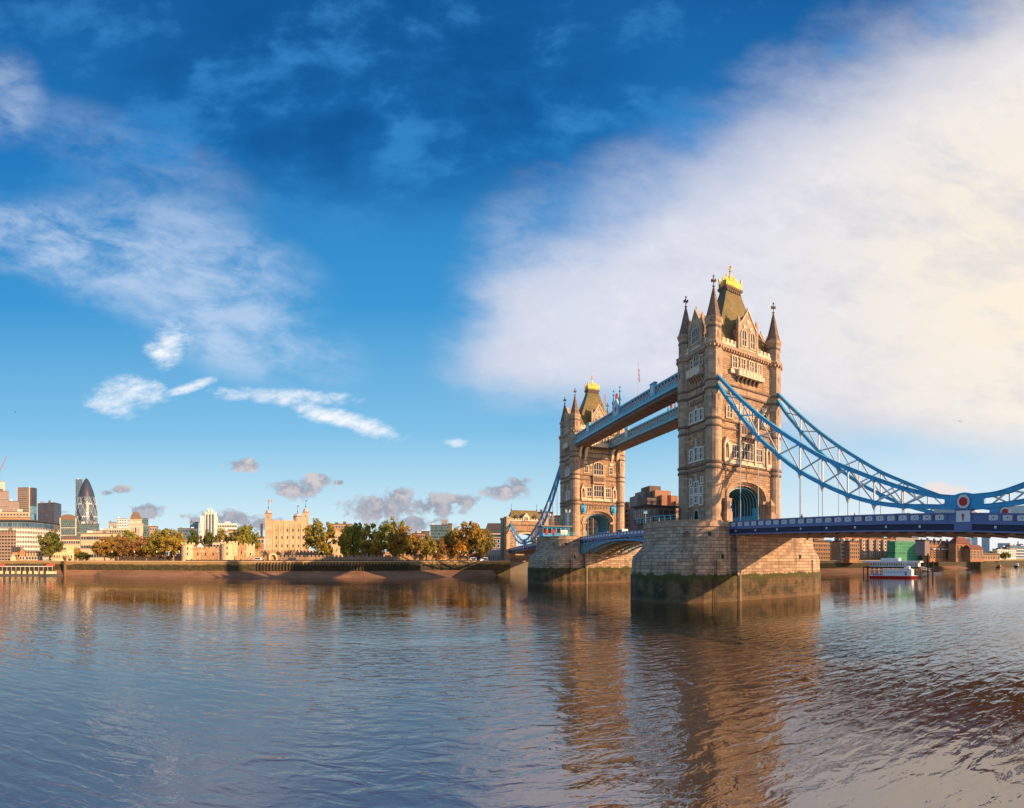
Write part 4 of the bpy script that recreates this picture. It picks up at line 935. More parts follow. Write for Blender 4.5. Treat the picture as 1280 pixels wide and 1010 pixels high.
# ================================================================ BASCULES
def make_bascule():
    root = empty('bascule', (0, -30.2, 9.5), 0, 'near lifting half of the roadway, mostly behind the nearer pier', 'bascule', 'lifting road leaves between the towers'); O = (0, -30.2, 9.5)
    def zt(y): return 15.75 - (abs(y) / 30.0) ** 2 * .35
    ys = [-30.2 + k * 1.5 for k in range(21)]
    def run(mb, x0, x1, a, b, bot=None):
        for y0, y1 in zip(ys, ys[1:]):
            z0, z1 = zt(y0), zt(y1); b0 = bot(y0) if bot else z0 - b; b1 = bot(y1) if bot else z1 - b
            mb.add([(x0, y0, b0), (x1, y0, b0), (x1, y1, b1), (x0, y1, b1), (x0, y0, z0 - a), (x1, y0, z0 - a), (x1, y1, z1 - a), (x0, y1, z1 - a)],
                   [(0, 3, 2, 1), (4, 5, 6, 7), (1, 2, 6, 5), (3, 0, 4, 7)] + ([(0, 1, 5, 4)] if y0 == ys[0] else []) + ([(2, 3, 7, 6)] if y1 > -.3 else []))
    low = lambda y: 13.45 - ((-y) / 30.0) ** 2.1 * 4.0
    mb = MB(); run(mb, -8.6, 8.6, 1.25, 1.75); mb.build('roadway', 'asphalt', root, O)
    mb = MB(); run(mb, -8.5, 8.5, 1.75, 2.0); mb.build('underside', 'brown_steel', root, O)
    for x in (-8.7, -5.6, -1.9, 1.9, 5.6, 8.7):
        outer = abs(x) > 5; mb = MB()
        for y0, y1 in zip(ys, ys[1:]): mb.bar((x, y0, low(y0)), (x, y1, low(y1)), .55, .42)
        mb2 = MB()
        for i, (y0, y1) in enumerate(zip(ys[:16:2], ys[2:18:2])):
            mb2.bar((x, y0, low(y0)), (x, y1, zt(y1) - 1.7), .2, .25); mb2.bar((x, y1, low(y1)), (x, y0, zt(y0) - 1.7), .2, .25); mb2.bar((x, y0, low(y0)), (x, y0, zt(y0) - 1.5), .25)
        if not outer:
            mb = MB(); mb2 = MB()
            for y0, y1 in zip(ys, ys[1:]): mb.add([(x - .25, y0, low(y0) - .9), (x + .25, y0, low(y0) - .9), (x + .25, y1, low(y1) - .5), (x - .25, y1, low(y1) - .5), (x - .25, y0, low(y0) + .1), (x + .25, y0, low(y0) + .1), (x + .25, y1, low(y1) + .1), (x - .25, y1, low(y1) + .1)], [(0, 3, 2, 1), (4, 5, 6, 7), (1, 2, 6, 5), (3, 0, 4, 7)])
            for i, (y0, y1) in enumerate(zip(ys[:16:2], ys[2:18:2])): mb2.bar((x, y0, low(y0)), (x, y1, zt(y1) - 1.7), .2, .25); mb2.bar((x, y0, low(y0)), (x, y0, zt(y0) - 1.5), .25)
        g = mb.build('arched_girder', 'blue' if outer else 'cream_steel', root, O); mb2.build('web_bracing', 'pale_blue' if outer else 'cream_steel', g, O)
    for y in ys[::2]:
        mb = MB(); mb.bar((-8.7, y, low(y) + .3), (8.7, y, low(y) + .3), .3, .4); mb.build('cross_beam', 'cream_steel', root, O)
    for s_ in (-1, 1):
        x = s_ * 8.95; mb = MB(); run(mb, x - .18, x + .18, -.02, .17); run(mb, x - .2, x + .2, 1.0, 1.6); run(mb, x - .3, x + .3, 1.6, 1.75); mb.build('edge_girder', 'deck_blue', root, O)
        mb = MB(); run(mb, x - .02, x + .02, .17, 1.0); mb.build('parapet_back', 'deck_blue', root, O)
        for k in range(14):
            y = -29.4 + k * 2.1; z = zt(y)
            mb = MB(); mb.box(x - .09, x + .09, -.62, .62, z - .92, z - .24); link('parapet_panel', mb.mesh('parapet_panel', 'bright_white', (0, 0, 9.5)), root, (0, y + 30.2, 0))
    return root
bas = make_bascule()
copy_tree(bas, 'far lifting half of the roadway with pale curved ribs beside the farther pier', loc=(0, 30.2, 9.5), rz=PI)

# ================================================================ NORTH ABUTMENT TOWER
def make_abutment():
    y0 = 133.0; root = empty('abutment_tower', (0, y0, WATER), 0, 'stone abutment gatehouse with hipped roof where the bridge meets the far bank', 'gatehouse'); O = (0, y0, WATER)
    mb = MB(); ap = arch_pts(5.6, 11.5, 18.0, 21.6)
    mb.prism([(-11, 11.5), (-11, 28.4), (11, 28.4), (11, 11.5)] + ap[::-1], y0, y0 + 9)
    for (a, b) in ((-11, -6.5), (6.5, 11)): mb.box(a, b, y0 + .01, y0 + 8.99, WATER - 1.5, 11.5)
    mb.build('wall', 'granite', root, O)
    mb = MB(); mb.box(-6.6, 6.6, y0 + 5, y0 + 8.9, WATER - 1.5, 11.3); mb.box(-12.5, -6.4, y0 - 5, y0 + 4.9, WATER - 1.5, 5.9); mb.box(6.4, 12.5, y0 - 5, y0 + 4.9, WATER - 1.5, 5.9); mb.build('river_foundation', 'pier_stone', root, O)
    for sx in (-1, 1):
        for sy in (0, 9):
            cx, cy = sx * 11, y0 + sy; mb = MB(); mb.loft([octo(1.7, WATER - 1.5, cx, cy), octo(1.7, 12, cx, cy), octo(1.5, 12.4, cx, cy), octo(1.5, 29.4, cx, cy), octo(1.8, 29.6, cx, cy), octo(1.8, 30.6, cx, cy)]); mb.build('turret', 'granite_smooth', root, O)
    mb = MB(); mb.box(-11.4, 11.4, y0 - .4, y0 + 9.4, 26.1, 26.5); mb.box(-11.4, 11.4, y0 - .4, y0 + 9.4, 22.6, 22.9); mb.build('string_course', 'stone_dark', root, O)
    mb = MB(); mb.box(-9.6, 9.6, y0 - .25, y0 + .2, 28.4, 29.0)
    for k in range(13): mb.box(-9.2 + k * 1.5, -8.5 + k * 1.5, y0 - .24, y0 + .19, 29.0, 29.8)
    mb.build('parapet', 'portland', root, O)
    mb = MB(); mb.taper((-9.6, 9.6, y0 + .6, y0 + 8.6), 28.5, (-7.4, 7.4, y0 + 4.0, y0 + 5.2), 34.4); mb.box(-7.5, 7.5, y0 + 3.9, y0 + 5.3, 34.4, 34.7); rf = mb.build('roof', 'slate', root, O)
    for x in (-7.4, 7.4):
        mb = MB(); mb.lathe([(.3, 34.6), (.35, 35.2), (.1, 35.5), (.08, 37.6), (.2, 37.8), (.02, 38.2)], 6, x, y0 + 4.6); mb.build('finial', 'dark_metal', rf, O)
    mb = MB(); mb.prism([(-2.0, 28.4), (-2.0, 30.4), (0, 33.0), (2.0, 30.4), (2.0, 28.4)], y0 - .5, y0 + 3.5); dm = mb.build('dormer', 'portland', root, O)
    add_window(root, (0, -.55, 29.0 - WATER), 0, w=1.6, h=1.4, lights=2)
    for x in (-5.4, 5.4):
        mb = MB(); mb.prism([(x - .9, 29.8), (x + .9, 29.8), (x + .9, 30.9), (x, 31.9), (x - .9, 30.9)], y0 + .8, y0 + 3.2); mb.build('roof_dormer', 'dark_roof', root, O)
    for x in (-8.2, 8.2):
        mb = MB(); mb.prism([(x + .95 * math.cos(k * PI / 6), 24.4 + 1.15 * math.sin(k * PI / 6)) for k in range(12)], y0 - .15, y0 + .05); q = mb.build('round_window', 'portland', root, O)
        mb = MB(); mb.prism([(x + .55 * math.cos(k * PI / 6), 24.4 + .75 * math.sin(k * PI / 6)) for k in range(12)], y0 - .2, y0 - .1); mb.build('pane', 'glass', q, O)
    mb = MB(); a = arch_pts(5.6, 11.5, 18.0, 21.6, 14); b = arch_pts(6.2, 11.5, 18.0, 22.3, 14)
    for k in range(1, len(a) - 2): mb.prism([a[k], a[k + 1], b[k + 1], b[k]], y0 - .3, y0 + .1)
    mb.build('arch_moulding', 'portland', root, O)
    for z in (14.4, 18.6, 23.3):
        for yy in (2.6, 6.2): add_window(root, (-11.02, yy, z - WATER), -PI / 2, w=.9, h=1.7, lights=1)
    for x in (-8.3, 8.3): add_window(root, (x, -.02, 15.5 - WATER), 0, w=1.0, h=2.0, lights=2)
    return root
make_abutment()
# approach road behind the abutment and its arched side wall
mb = MB(); mb.box(-9.5, 9.5, 142, 300, 6.0, 12.2); tag(mb.build('approach_road', 'asphalt'), None, None, kind='structure')
ap_r = empty('approach_viaduct', (-10.2, 142.2, 6.0), 0, 'low pale arched viaduct carrying the road away left of the abutment', 'viaduct')
mb = MB(); mb.box(-10.6, -9.6, 142.2, 300, 6.0, 12.2); mb.build('wall', 'warm_stone', ap_r, (-10.2, 142.2, 6.0))
mb = MB(); mb.box(-10.7, -10.3, 142.2, 300, 12.2, 13.3); mb.build('parapet', 'deck_blue', ap_r, (-10.2, 142.2, 6.0))
for k in range(9):
    mb = MB(); yy = 146 + k * 6; mb.T = lambda a, b, c: (-10.6 - b, a, c); mb.prism([(yy - 1.7, 6.2), (yy + 1.7, 6.2), (yy + 1.7, 8.6)] + [(yy + 1.7 * math.cos(q * PI / 6), 8.6 + 1.5 * math.sin(q * PI / 6)) for q in range(1, 6)] + [(yy - 1.7, 8.6)], -.05, .08)
    mb.build('arch_opening', 'dark_metal', ap_r, (-10.2, 142.2, 6.0))

# ================================================================ CITY ON THE FAR BANK
def facade_root(name, label, cat, u0, u1, R, R1, base, group=None):
    p0 = at(u0, R, base); p1 = at(u1, R1 or R, base); e = p1 - p0; L = e.length
    return empty(name, p0, math.atan2(e.y, e.x), label, cat, group), L
FWIN = {}
def flat_window(w, h, fm, gm, fr=0.35):
    key = (round(w, 1), round(h, 1), fm, gm)
    if key not in FWIN:
        mb = MB(); x = w / 2
        mb.box(-x - fr, -x, -.25, 0, -fr, h + fr); mb.box(x, x + fr, -.25, 0, -fr, h + fr); mb.box(-x, x, -.25, 0, h, h + fr); mb.box(-x, x, -.25, 0, -fr, 0)
        mb.box(-x, x, -.06, .02, 0, h, 1)
        if w > 2.2: mb.box(-.12, .12, -.14, -.05, 0, h)
        FWIN[key] = mb.mesh('window', [fm, gm])
    return FWIN[key]
def building(name, label, u0, u1, R, vt, m='pale_stone', cat='building', R1=None, south=False, base=6.0, depth=18, nf=0, nc=0, ww=1.6, wh=2.0, fm='pale_stone', gm='glass', z0=2.5, zt=None,
             roof='flat', rh=4, rm='dark_roof', group=None, vb=None, parapet=True, bands=None, gap=None):
    if group == G_W: depth = min(depth, 7)
    if south or group == G_W:
        k_ = math.cos(YAW + (u0 - U0) / F) / math.cos(YAW + (u1 - U0) / F); R1 = R * (1 + (k_ - 1) * .8)
    root, L = facade_root(name, label, cat, u0, u1, R, R1, base, group)
    H = hz(vt, (R + (R1 or R)) / 2) - base - (rh if roof != 'flat' else 0)
    mb = MB(); mb.box(0, L, 0, depth, -1, H); mb.build('wall', m, root)
    if roof == 'flat':
        if parapet:
            mb = MB(); mb.box(-.3, L + .3, -.3, depth + .3, H, H + .7); mb.build('roof', rm, root); rg_ = random.Random(int(u0 * 7 + u1)); sc_ = R / 400.0
            for k in range(2 if L > 10 * sc_ else (1 if L > 5 * sc_ else 0)):
                a = L * rg_.uniform(.08 + .45 * k, .3 + .45 * k); mb = MB(); b_ = a + min(L * .18, 7 * sc_) * rg_.uniform(.5, 1); mb.box(a, b_, 3, 3 + (b_ - a), H + .69, H + .7 + rg_.uniform(.8, 2.2) * sc_); mb.build('roof_plant', rg_.choice(['grey_concrete', 'white_concrete', 'dark_concrete']), root)
    elif roof == 'gable':
        mb = MB(); mb.T = lambda a, b, c: (b, a, c); mb.prism([(-.6, H), (depth / 2, H + rh), (depth + .6, H)], -.4, L + .4); mb.build('roof', rm, root)
    elif roof == 'hip':
        mb = MB(); i = min(rh, L * .3); mb.taper((-.5, L + .5, -.5, depth + .5), H, (i, L - i, depth * .35, depth * .65), H + rh); mb.build('roof', rm, root)
    elif roof == 'gables':
        n = max(2, int(L / (rh * 1.6))); mb = MB()
        for k in range(n): a = L * k / n; b = L * (k + 1) / n; mb.prism([(a, H), ((a + b) / 2, H + rh), (b, H)], -.2, depth)
        mb.build('roof', rm, root)
    zt = zt or H - 1.5
    if nf and nc:
        me = flat_window(ww, wh, fm, gm)
        for j in range(nf):
            z = z0 + (zt - wh - z0) * (j / max(1, nf - 1))
            for i in range(nc): link('window', me, root, (L * (i + .5) / nc, -.02, z))
    if bands:
        n, bm, bh, dp = bands
        for j in range(n):
            z = 1.5 + (H - 2.5) * j / n; mb = MB(); mb.box(.2, L - .2, -dp, .1, z, z + bh); mb.build('floor_band', bm, root)
    return root, L, H
G_W = 'riverside blocks downstream of the bridge'
G_FAR = 'towers and blocks of the city skyline'
# --- skyline at left (business district)
b, L, H = building('office_tower', 'dark slab topping the leftmost tall tower under the red crane', -14, 6, 1300, 602, 'tower_bronze', 'skyscraper', depth=40, group=G_FAR)
b, L, H = building('office_tower', 'mauve stepped tower at the left edge below the red crane', -14, 11, 1000, 614, 'mauve_concrete', 'skyscraper', depth=40, group=G_FAR, bands=(9, 'grey_concrete', 1.6, 1.2))
# curved two-tone tower
r = empty('office_tower', at(34, 950, 6), 0, 'tall tower with curved glass face and pale vertical rib', 'skyscraper', G_FAR); hh = hz(609.5, 950) - 6
a0 = YAW + (34 - U0) / F; r.rotation_euler = (0, 0, -a0)
wv_ = 12 / F * 950
mb = MB(); mb.slab([(-wv_, 30), (-wv_, -2), (wv_ * .2, -6), (wv_ * .25, 30)], -1, hh); mb.build('stone_wing', 'tower_bronze', r)
mb = MB(); mb.slab([(wv_ * .25, 28), (wv_ * .25, -7)] + [(wv_ * (.25 + .75 * math.sin(k * PI / 12)), -7 + 14 * (1 - math.cos(k * PI / 12))) for k in range(1, 7)] + [(wv_, 28)], -1, hh - 1); mb.build('curved_glass_wing', 'sky_glass', r)
mb = MB(); mb.box(wv_ * .17, wv_ * .27, -7.6, 28, -1, hh + 1.5); mb.box(-wv_ - .8, -wv_, -2.6, 30, -1, hh + .8); mb.build('rib', 'pale_stone', r)
mb = MB(); mb.slab([(wv_ * .25, 28), (wv_ * .25, -7.4)] + [(wv_ * (.25 + .765 * math.sin(k * PI / 12)), -7.4 + 14 * (1 - math.cos(k * PI / 12))) for k in range(1, 7)] + [(wv_ * 1.01, 28)], hh * .74, hh - .9); mb.build('dark_crown', 'glass_dark', r)
building('office_tower', 'dark purple glass block right of the curved tower', 47, 67.5, 900, 629, 'glass_dark', 'skyscraper', R1=885, depth=30, group=G_FAR, bands=(7, 'dark_roof', 1.0, .6))
building('office_block', 'beige stepped block behind the curved riverside office, left edge', -12, 36, 700, 640, 'warm_stone', depth=30, group=G_FAR, nf=4, nc=12, ww=2.6, wh=2.4, fm='mauve_concrete', z0=46, zt=64)
building('office_block', 'small grey beige block wedged between two towers at left', 11, 24, 800, 627, 'mauve_concrete', depth=30, group=G_FAR, bands=(8, 'grey_concrete', 1.2, .5))
building('office_block', 'low reddish terrace roof in front of the beige stepped block', -12, 38, 620, 647, 'brown_concrete', depth=20, group=G_FAR, bands=(8, 'red_brick', .9, .6))
# red crane
r = empty('tower_crane', at(-10, 1250, 60), -.3, 'red lattice crane jib rising at the left edge', 'crane')
mb = MB(); mb.bar((0, 0, -60), (0, 0, hz(600, 1250) - 60), 4, 4); mb.build('mast', 'crane_paint', r)
j0 = at(-6, 1250, hz(601, 1250)); j1 = at(8.5, 1250, hz(570, 1250)); r.location = at(-6, 1250, 60); r.rotation_euler = (0, 0, 0)
mb = MB(); p = at(-6, 1250, 60); a = j0 - p; c_ = j1 - p
for o in ((0, 0, 0), (0, 0, 3.2), (2.2, 0, 1)): mb.bar(a + Vector(o), c_ + Vector(o) * .35, .7)
for k in range(14):
    t0, t1 = k / 14, (k + 1) / 14; mb.bar(a.lerp(c_, t0), a.lerp(c_, t1) + Vector((0, 0, 3.2 * (1 - t1 * .65))), .5); mb.bar(a.lerp(c_, t0) + Vector((0, 0, 3.2 * (1 - t0 * .65))), a.lerp(c_, t1), .5)
mb.build('jib', 'crane_paint', r)
# --- the round glass tower with spiralling dark bands
r = empty('glass_tower', at(108, 1080, 6), 0, 'bullet shaped glass skyscraper with dark spiral bands and white diamond pattern', 'skyscraper', G_FAR)
prof = [(0, 22.5), (20, 23.8), (45, 25.0), (70, 25.3), (95, 24.4), (115, 22.2), (130, 19.4), (145, 15.6), (156, 11.8), (165, 7.8), (171, 4.2), (174.5, .8)]
def gr(z):
    for (a, ra), (b, rb) in zip(prof, prof[1:]):
        if z <= b: return ra + (rb - ra) * (z - a) / (b - a)
    return .5
NS, NR = 36, 42; zs = [174.4 * (k / NR) for k in range(NR + 1)]
vs, fs, ms = [], [], []
for j, z in enumerate(zs):
    rr = gr(z)
    for i in range(NS): a = 2 * PI * (i + (.5 if j % 2 else 0)) / NS; vs.append((rr * math.cos(a), rr * math.sin(a), z))
mb = MB()
for j in range(NR):
    for i in range(NS):
        if j % 2 == 0: tr = [(j * NS + i, j * NS + (i + 1) % NS, (j + 1) * NS + i), (j * NS + (i + 1) % NS, (j + 1) * NS + (i + 1) % NS, (j + 1) * NS + i)]
        else: tr = [(j * NS + i, (j + 1) * NS + (i + 1) % NS, (j + 1) * NS + i), (j * NS + i, j * NS + (i + 1) % NS, (j + 1) * NS + (i + 1) % NS)]
        for q, t in enumerate(tr):
            k = (i + j / 2.0 + j * .0) % 6.0
            dark = k < 1.6 or j > 31
            fs.append(t); ms.append(1 if dark else (2 if (q == 0 and (i * 7 + j * 3) % 7 < 1) else 0))
mb.v = vs; mb.f = [list(f) for f in fs]; mb.m = ms; mb.uv = [None] * len(fs)
mb.build('glazed_shell', ['silver_glass', 'tower_dark', 'hazy_glass'], r)
mb = MB()
for i in range(0, NS, 3):
    for sgn in (1, -1):
        pts = []
        for j in range(0, 33, 2):
            a = 2 * PI * (i + sgn * j / 2.0) / NS; rr = gr(zs[j]) + .25; pts.append((rr * math.cos(a), rr * math.sin(a), zs[j]))
        for a, b in zip(pts, pts[1:]): mb.bar(a, b, .2, .2)
mb.build('diagonal_grid', 'bright_white', r)
building('glass_slab', 'slim flat topped glass slab half behind the bullet shaped tower', 94.5, 103, 1250, 599.5, 'glass_blue', 'skyscraper', depth=30, group=G_FAR, bands=(3, 'glass_dark', 2, .5))
r, L, H = building('office_block', 'arched roof glass and stone office left of the bullet shaped tower', 75, 95, 700, 650, 'glass_teal', depth=25, group=G_FAR, parapet=False, bands=(5, 'pale_stone', 1.0, .8))
mb = MB(); mb.prism([(0, H), (L, H), (L, H + 3)] + [(L / 2 + (L / 2) * math.cos(k * PI / 8), H + 3 + 5 * math.sin(k * PI / 8)) for k in range(1, 8)] + [(0, H + 3)], -.5, 25); mb.build('arched_roof', 'brown_roof', r)
mb = MB(); mb.box(-.6, 1.2, -.9, 0, 0, H + 3); mb.box(L - 1.2, L + .6, -.9, 0, 0, H + 3); mb.build('pier', 'pale_stone', r)
building('office_block', 'green glass podium right below the bullet shaped tower', 96, 124, 760, 655, 'glass_teal', depth=25, group=G_FAR, bands=(4, 'grey_concrete', .9, .5), rm='dark_concrete')
# --- curved white office on the waterfront
r = empty('curved_office', at(20, 420, 6), 0, 'long white curved office with a blue glass top floor behind the small brick houses', 'office building')
A0, A1 = -22, 75; pts = []
for k in range(25):
    u = A0 + (A1 - A0) * k / 24; t = max(0, (u - 25) / 50.0); pts.append(at(u, 400 + 50 * t * t, 6) - r.location)
bk = [at(A1 - (A1 - A0) * k / 6, 470, 6) - r.location for k in range(7)]
hN = [hz(654, 400) - 6 - 1.9 * max(0, (k - 11) / 13.0) ** 2 for k in range(25)]
ht = 26.5
out = [(p.x, p.y) for p in pts] + [(p.x, p.y) for p in bk]
mb = MB(); mb.slab(out, -1, ht); mb.build('wall', 'glass', r)
def shifted(d):
    o = []
    for k, p in enumerate(pts):
        v_ = (at(A0 + (A1 - A0) * k / 24, 1, 0) - Vector((CX, CY, 0))); o.append((p.x - v_.x * d, p.y - v_.y * d))
    return o
for k in range(7):
    z = 1.0 + k * 3.75; mb = MB(); mb.slab(shifted(.8) + [(p.x, p.y) for p in bk], z, z + 1.75); mb.build('floor_band', 'white_concrete', r)
for k in range(24):
    for q in (.0, .5):
        a = Vector(shifted(.5)[k]); b = Vector(shifted(.5)[k + 1]); p = a.lerp(b, q); mb = MB(); mb.box(p.x - .22, p.x + .22, p.y - .2, p.y + .2, 0, ht); mb.build('mullion', 'white_concrete', r)
mb = MB(); mb.slab(shifted(-1.5) + [(p.x, p.y) for p in bk], ht, ht + 5.4); mb.build('glass_top_floor', 'glass_blue', r)
mb = MB(); mb.slab(shifted(1.6) + [(p.x, p.y) for p in bk], ht + 5.4, ht + 6.3); mb.build('roof', 'dark_roof', r)
# balconied block at the left edge
r, L, H = building('balcony_block', 'dark balconied block with tiered decks at the far left edge', -14, 20, 330, 664, 'dark_concrete', depth=20, bands=(8, 'mauve_concrete', .8, 1.8))
for k in range(9):
    mb = MB(); mb.box(L * k / 9, L * k / 9 + .5, -2.0, 0, 0, H); mb.build('post', 'mauve_concrete', r)
# small brick houses on the quay
def gable_house(u0, u1, R, ve, vr, m, rm, label, dw=3, group='small houses on the old quay', chim=True):
    r, L = facade_root('brick_house', label, 'house', u0, u1, R, None, 6, group); H = hz(ve, R) - 6; rh = hz(vr, R) - 6 - H
    mb = MB(); mb.prism([(0, -1), (0, H), (L / 2, H + rh), (L, H), (L, -1)], 0, 12); mb.build('wall', m, r)
    mb = MB(); mb.prism([(-.5, H - .2), (L / 2, H + rh + .2), (L / 2, H + rh + .6), (-.5, H + .25)], -.6, 12.4); mb.prism([(L + .5, H - .2), (L / 2, H + rh + .2), (L / 2, H + rh + .6), (L + .5, H + .25)], -.6, 12.4); mb.build('roof', rm, r)
    me = flat_window(1.0, 1.4, 'pale_stone', 'glass')
    for j in range(2):
        for i in range(dw):
            if 1.2 + j * 3.2 + 1.4 < H: link('window', me, r, (L * (i + .5) / dw, -.02, 1.2 + j * 3.2))
    return r
gable_house(13, 20, 296, 697, 692, 'castle_pale', 'brown_roof', 'tiny cream gabled kiosk, leftmost on the quay', 1)
gable_house(24, 31, 300, 691, 684, 'orange_brick', 'dark_roof', 'steep gabled brick house standing beside the long dormered row', 2)
building('brick_house', 'brick house with dark slate roof left of the gabled one', 15, 25, 302, 683.5, 'orange_brick', 'house', nf=2, nc=3, ww=1, wh=1.6, roof='gable', rh=3, depth=10, group='small houses on the old quay')
r, L, H = building('brick_row', 'long low brick row with a line of white dormers, left of the big green tree', 32, 53, 302, 689, 'orange_brick', 'house', nf=1, nc=6, ww=1.2, wh=1.6, roof='gable', rh=2.6, rm='brown_roof', depth=9, group='small houses on the old quay', z0=1.2)
for k in range(6):
    mb = MB(); x = L * (k + .5) / 6; mb.prism([(x - .4, H - .5), (x - .4, H + 1.0), (x, H + 1.7), (x + .4, H + 1.0), (x + .4, H - .5)], -.35, 3); mb.build('dormer', 'castle_pale', r)
# white stone toll house
r = empty('stone_pavilion', at(66, 292, 6), -at(66, 1).x * 0, 'cream stone pavilion with a squat square tower right of the big green tree', 'pavilion')
a_ = at(92.5, 292, 6) - at(66, 292, 6); r.rotation_euler = (0, 0, math.atan2(a_.y, a_.x)); L = a_.length; H = hz(689, 292) - 6
mb = MB(); mb.box(0, L * .36, 0, 8, -.5, H); mb.box(L * .36, L * .62, .5, 8, -.5, H + .3); mb.box(L * .62, L, -.6, 8, -.5, H + 2.0)
mb.build('wall', 'castle_pale', r); mb = MB(); mb.box(-.3, L * .62, -.3, 8.3, H + .3, H + .8); mb.box(L * .6, L + .3, -.9, 8.3, H + 2.0, H + 2.5)
for k in range(4): mb.box(L * .62 + k * 1.3, L * .62 + k * 1.3 + .7, -.8, -.2, H + 2.5, H + 3.3)
mb.build('cornice', 'castle_pale', r)
me = flat_window(.7, 1.7, 'castle_pale', 'glass')
for x in (.09, .2, .3, .48, .72, .88): link('window', me, r, (L * x, -.62 if x > .62 else (.48 if x > .36 else -.02), 2.0))
mb = MB(); mb.prism([(L * .8 - 1, 0), (L * .8 + 1, 0), (L * .8 + 1, 1.6), (L * .8, 2.6), (L * .8 - 1, 1.6)], -.7, -.5); mb.build('door', 'dark_timber', r)
# --- classical offices behind the trees
building('classical_office', 'long stone classical office with dormers between the pavilion and the round trees', 77, 100, 420, 669, 'warm_stone', nf=3, nc=8, ww=1.5, wh=2.2, roof='hip', rh=3.5, rm='brown_roof')
building('classical_office', 'stone office with tall pilasters right of the dormered classical office', 101, 146, 440, 667, 'warm_stone', nf=3, nc=14, ww=1.9, wh=2.8, fm='pale_stone', zt=21, depth=30)
building('classical_office', 'set back cream attic storey above the pilastered office', 112, 136, 470, 664, 'pale_stone', nf=1, nc=6, z0=24, zt=29)
building('classical_office', 'pale stone office directly left of the great stepped stone tower', 131, 160, 520, 661, 'pale_stone', nf=3, nc=10, ww=1.8, wh=2.4, z0=15, rm='pale_stone')
building('office_block', 'small dark box block on the skyline between bullet tower and stepped stone tower', 136, 146, 800, 653, 'grey_concrete', depth=20, group=G_FAR, bands=(8, 'dark_concrete', 1.3, .4))
building('office_block', 'white ribbed block just left of the stepped stone tower', 146, 158, 820, 648.5, 'white_concrete', depth=20, group=G_FAR, nf=5, nc=4, ww=2.6, wh=2.6, z0=45, fm='white_concrete', gm='glass_blue')
# great stepped stone tower
r = empty('stone_tower_hall', at(160, 540, 6), 0, 'great stepped stone office tower with pyramid cap above the autumn trees', 'landmark building')
a_ = at(179, 540, 6) - at(160, 540, 6); r.rotation_euler = (0, 0, math.atan2(a_.y, a_.x)); L = a_.length; q = lambda v: hz(v, 540) - 6
mb = MB(); mb.box(-12, L + 14, 4, 40, -1, q(672)); mb.box(0, L, 0, 20, -1, q(656)); mb.box(1.5, L - 1.5, 1.5, 18, q(656), q(650)); mb.build('wall', 'pale_stone', r)
mb = MB(); mb.box(-.6, L + .6, -.6, 20.6, q(656), q(656) + 1.2); mb.box(.8, L - .8, .8, 18.8, q(650), q(650) + 1); mb.build('cornice', 'warm_stone', r)
mb = MB(); mb.taper((2, L - 2, 2, 17), q(650) + .8, (3.6, L - 3.6, 4, 15), q(643)); mb.taper((4.2, L - 4.2, 5, 14), q(643), (5.0, L - 5.0, 6, 13), q(639.5)); mb.build('stepped_roof', 'brown_roof', r)
for x in (.25, .42, .58, .75):
    mb = MB(); mb.lathe([(.75, q(672)), (.65, q(659))], 8, L * x, -1.0); mb.build('column', 'pale_stone', r)
mb = MB(); mb.prism([(L * .36, q(666)), (L * .64, q(666)), (L * .64, q(661)), (L * .5, q(659)), (L * .36, q(661))], -.15, .1); mb.build('arched_window', 'glass', r)
me = flat_window(1.6, 2.4, 'pale_stone', 'glass')
for i in range(4): link('window', me, r, (-9 + i * 2.9 if i < 3 else L + 3, 3.95, q(677))); link('window', me, r, (L + 3 + i * 3, 3.95, q(677)))
r = empty('round_hotel', at(182, 640, 6), 0, 'round topped dark glass building rising behind the stepped stone tower', 'building', G_FAR)
q = lambda v: hz(v, 640) - 6
mb = MB(); mb.lathe([(16, 0), (16, q(659))], 20); mb.lathe([(9, q(659)), (9, q(648))], 20, -6); mb.build('drum', 'glass_teal', r)
mb = MB(); mb.lathe([(16.5, q(659)), (16.5, q(658))], 20); mb.build('roof', 'grey_concrete', r)
building('office_block', 'low pinkish roofline behind the yellow green trees, right of the round building', 187, 196, 520, 658.5, 'brown_concrete', nf=2, nc=3, z0=25, group=G_FAR)
# --- white modern building left of the castle
building('office_block', 'dark blue flat block left of the white stepped office', 222, 247, 560, 661, 'glass_blue', depth=20, group=G_FAR)
building('office_block', 'blue glass cube left of the white stepped office', 237.5, 248, 600, 653, 'sky_glass', depth=20, group=G_FAR)
r, L, H = building('white_office', 'white modern office with stepped glass turret between trees, left of the castle keep', 249, 296, 560, 655, 'white_concrete', nf=3, nc=15, ww=2.2, wh=1.9, fm='white_concrete', z0=24, depth=24, rm='white_concrete', gap=None)
q = lambda v: hz(v, 560) - 6
mb = MB()
for (x0, x1, v) in ((.03, .13, 645), (.13, .22, 640), (.22, .38, 637.5), (.38, .47, 641), (.47, .5, 646)): mb.box(L * x0, L * x1 - .01, -1.2, 14, 10, q(v))
mb.build('stepped_turret', 'white_concrete', r)
for x, v in ((.16, 640), (.24, 635.5), (.32, 635), (.4, 639)):
    mb = MB(); mb.box(L * x - .5, L * x + .5, -2.2, -1.1, 8, q(v)); mb.build('fin', 'white_concrete', r)
for x in (.19, .28, .36):
    mb = MB(); mb.box(L * x - 1.0, L * x + 1.0, -1.45, -1.1, 26, q(643)); mb.build('glass_strip', 'glass_blue', r)
mb = MB(); mb.box(L * .28 - .2, L * .28 + .2, 2, 2.4, q(636), q(631)); mb.build('mast', 'grey_steel', r)
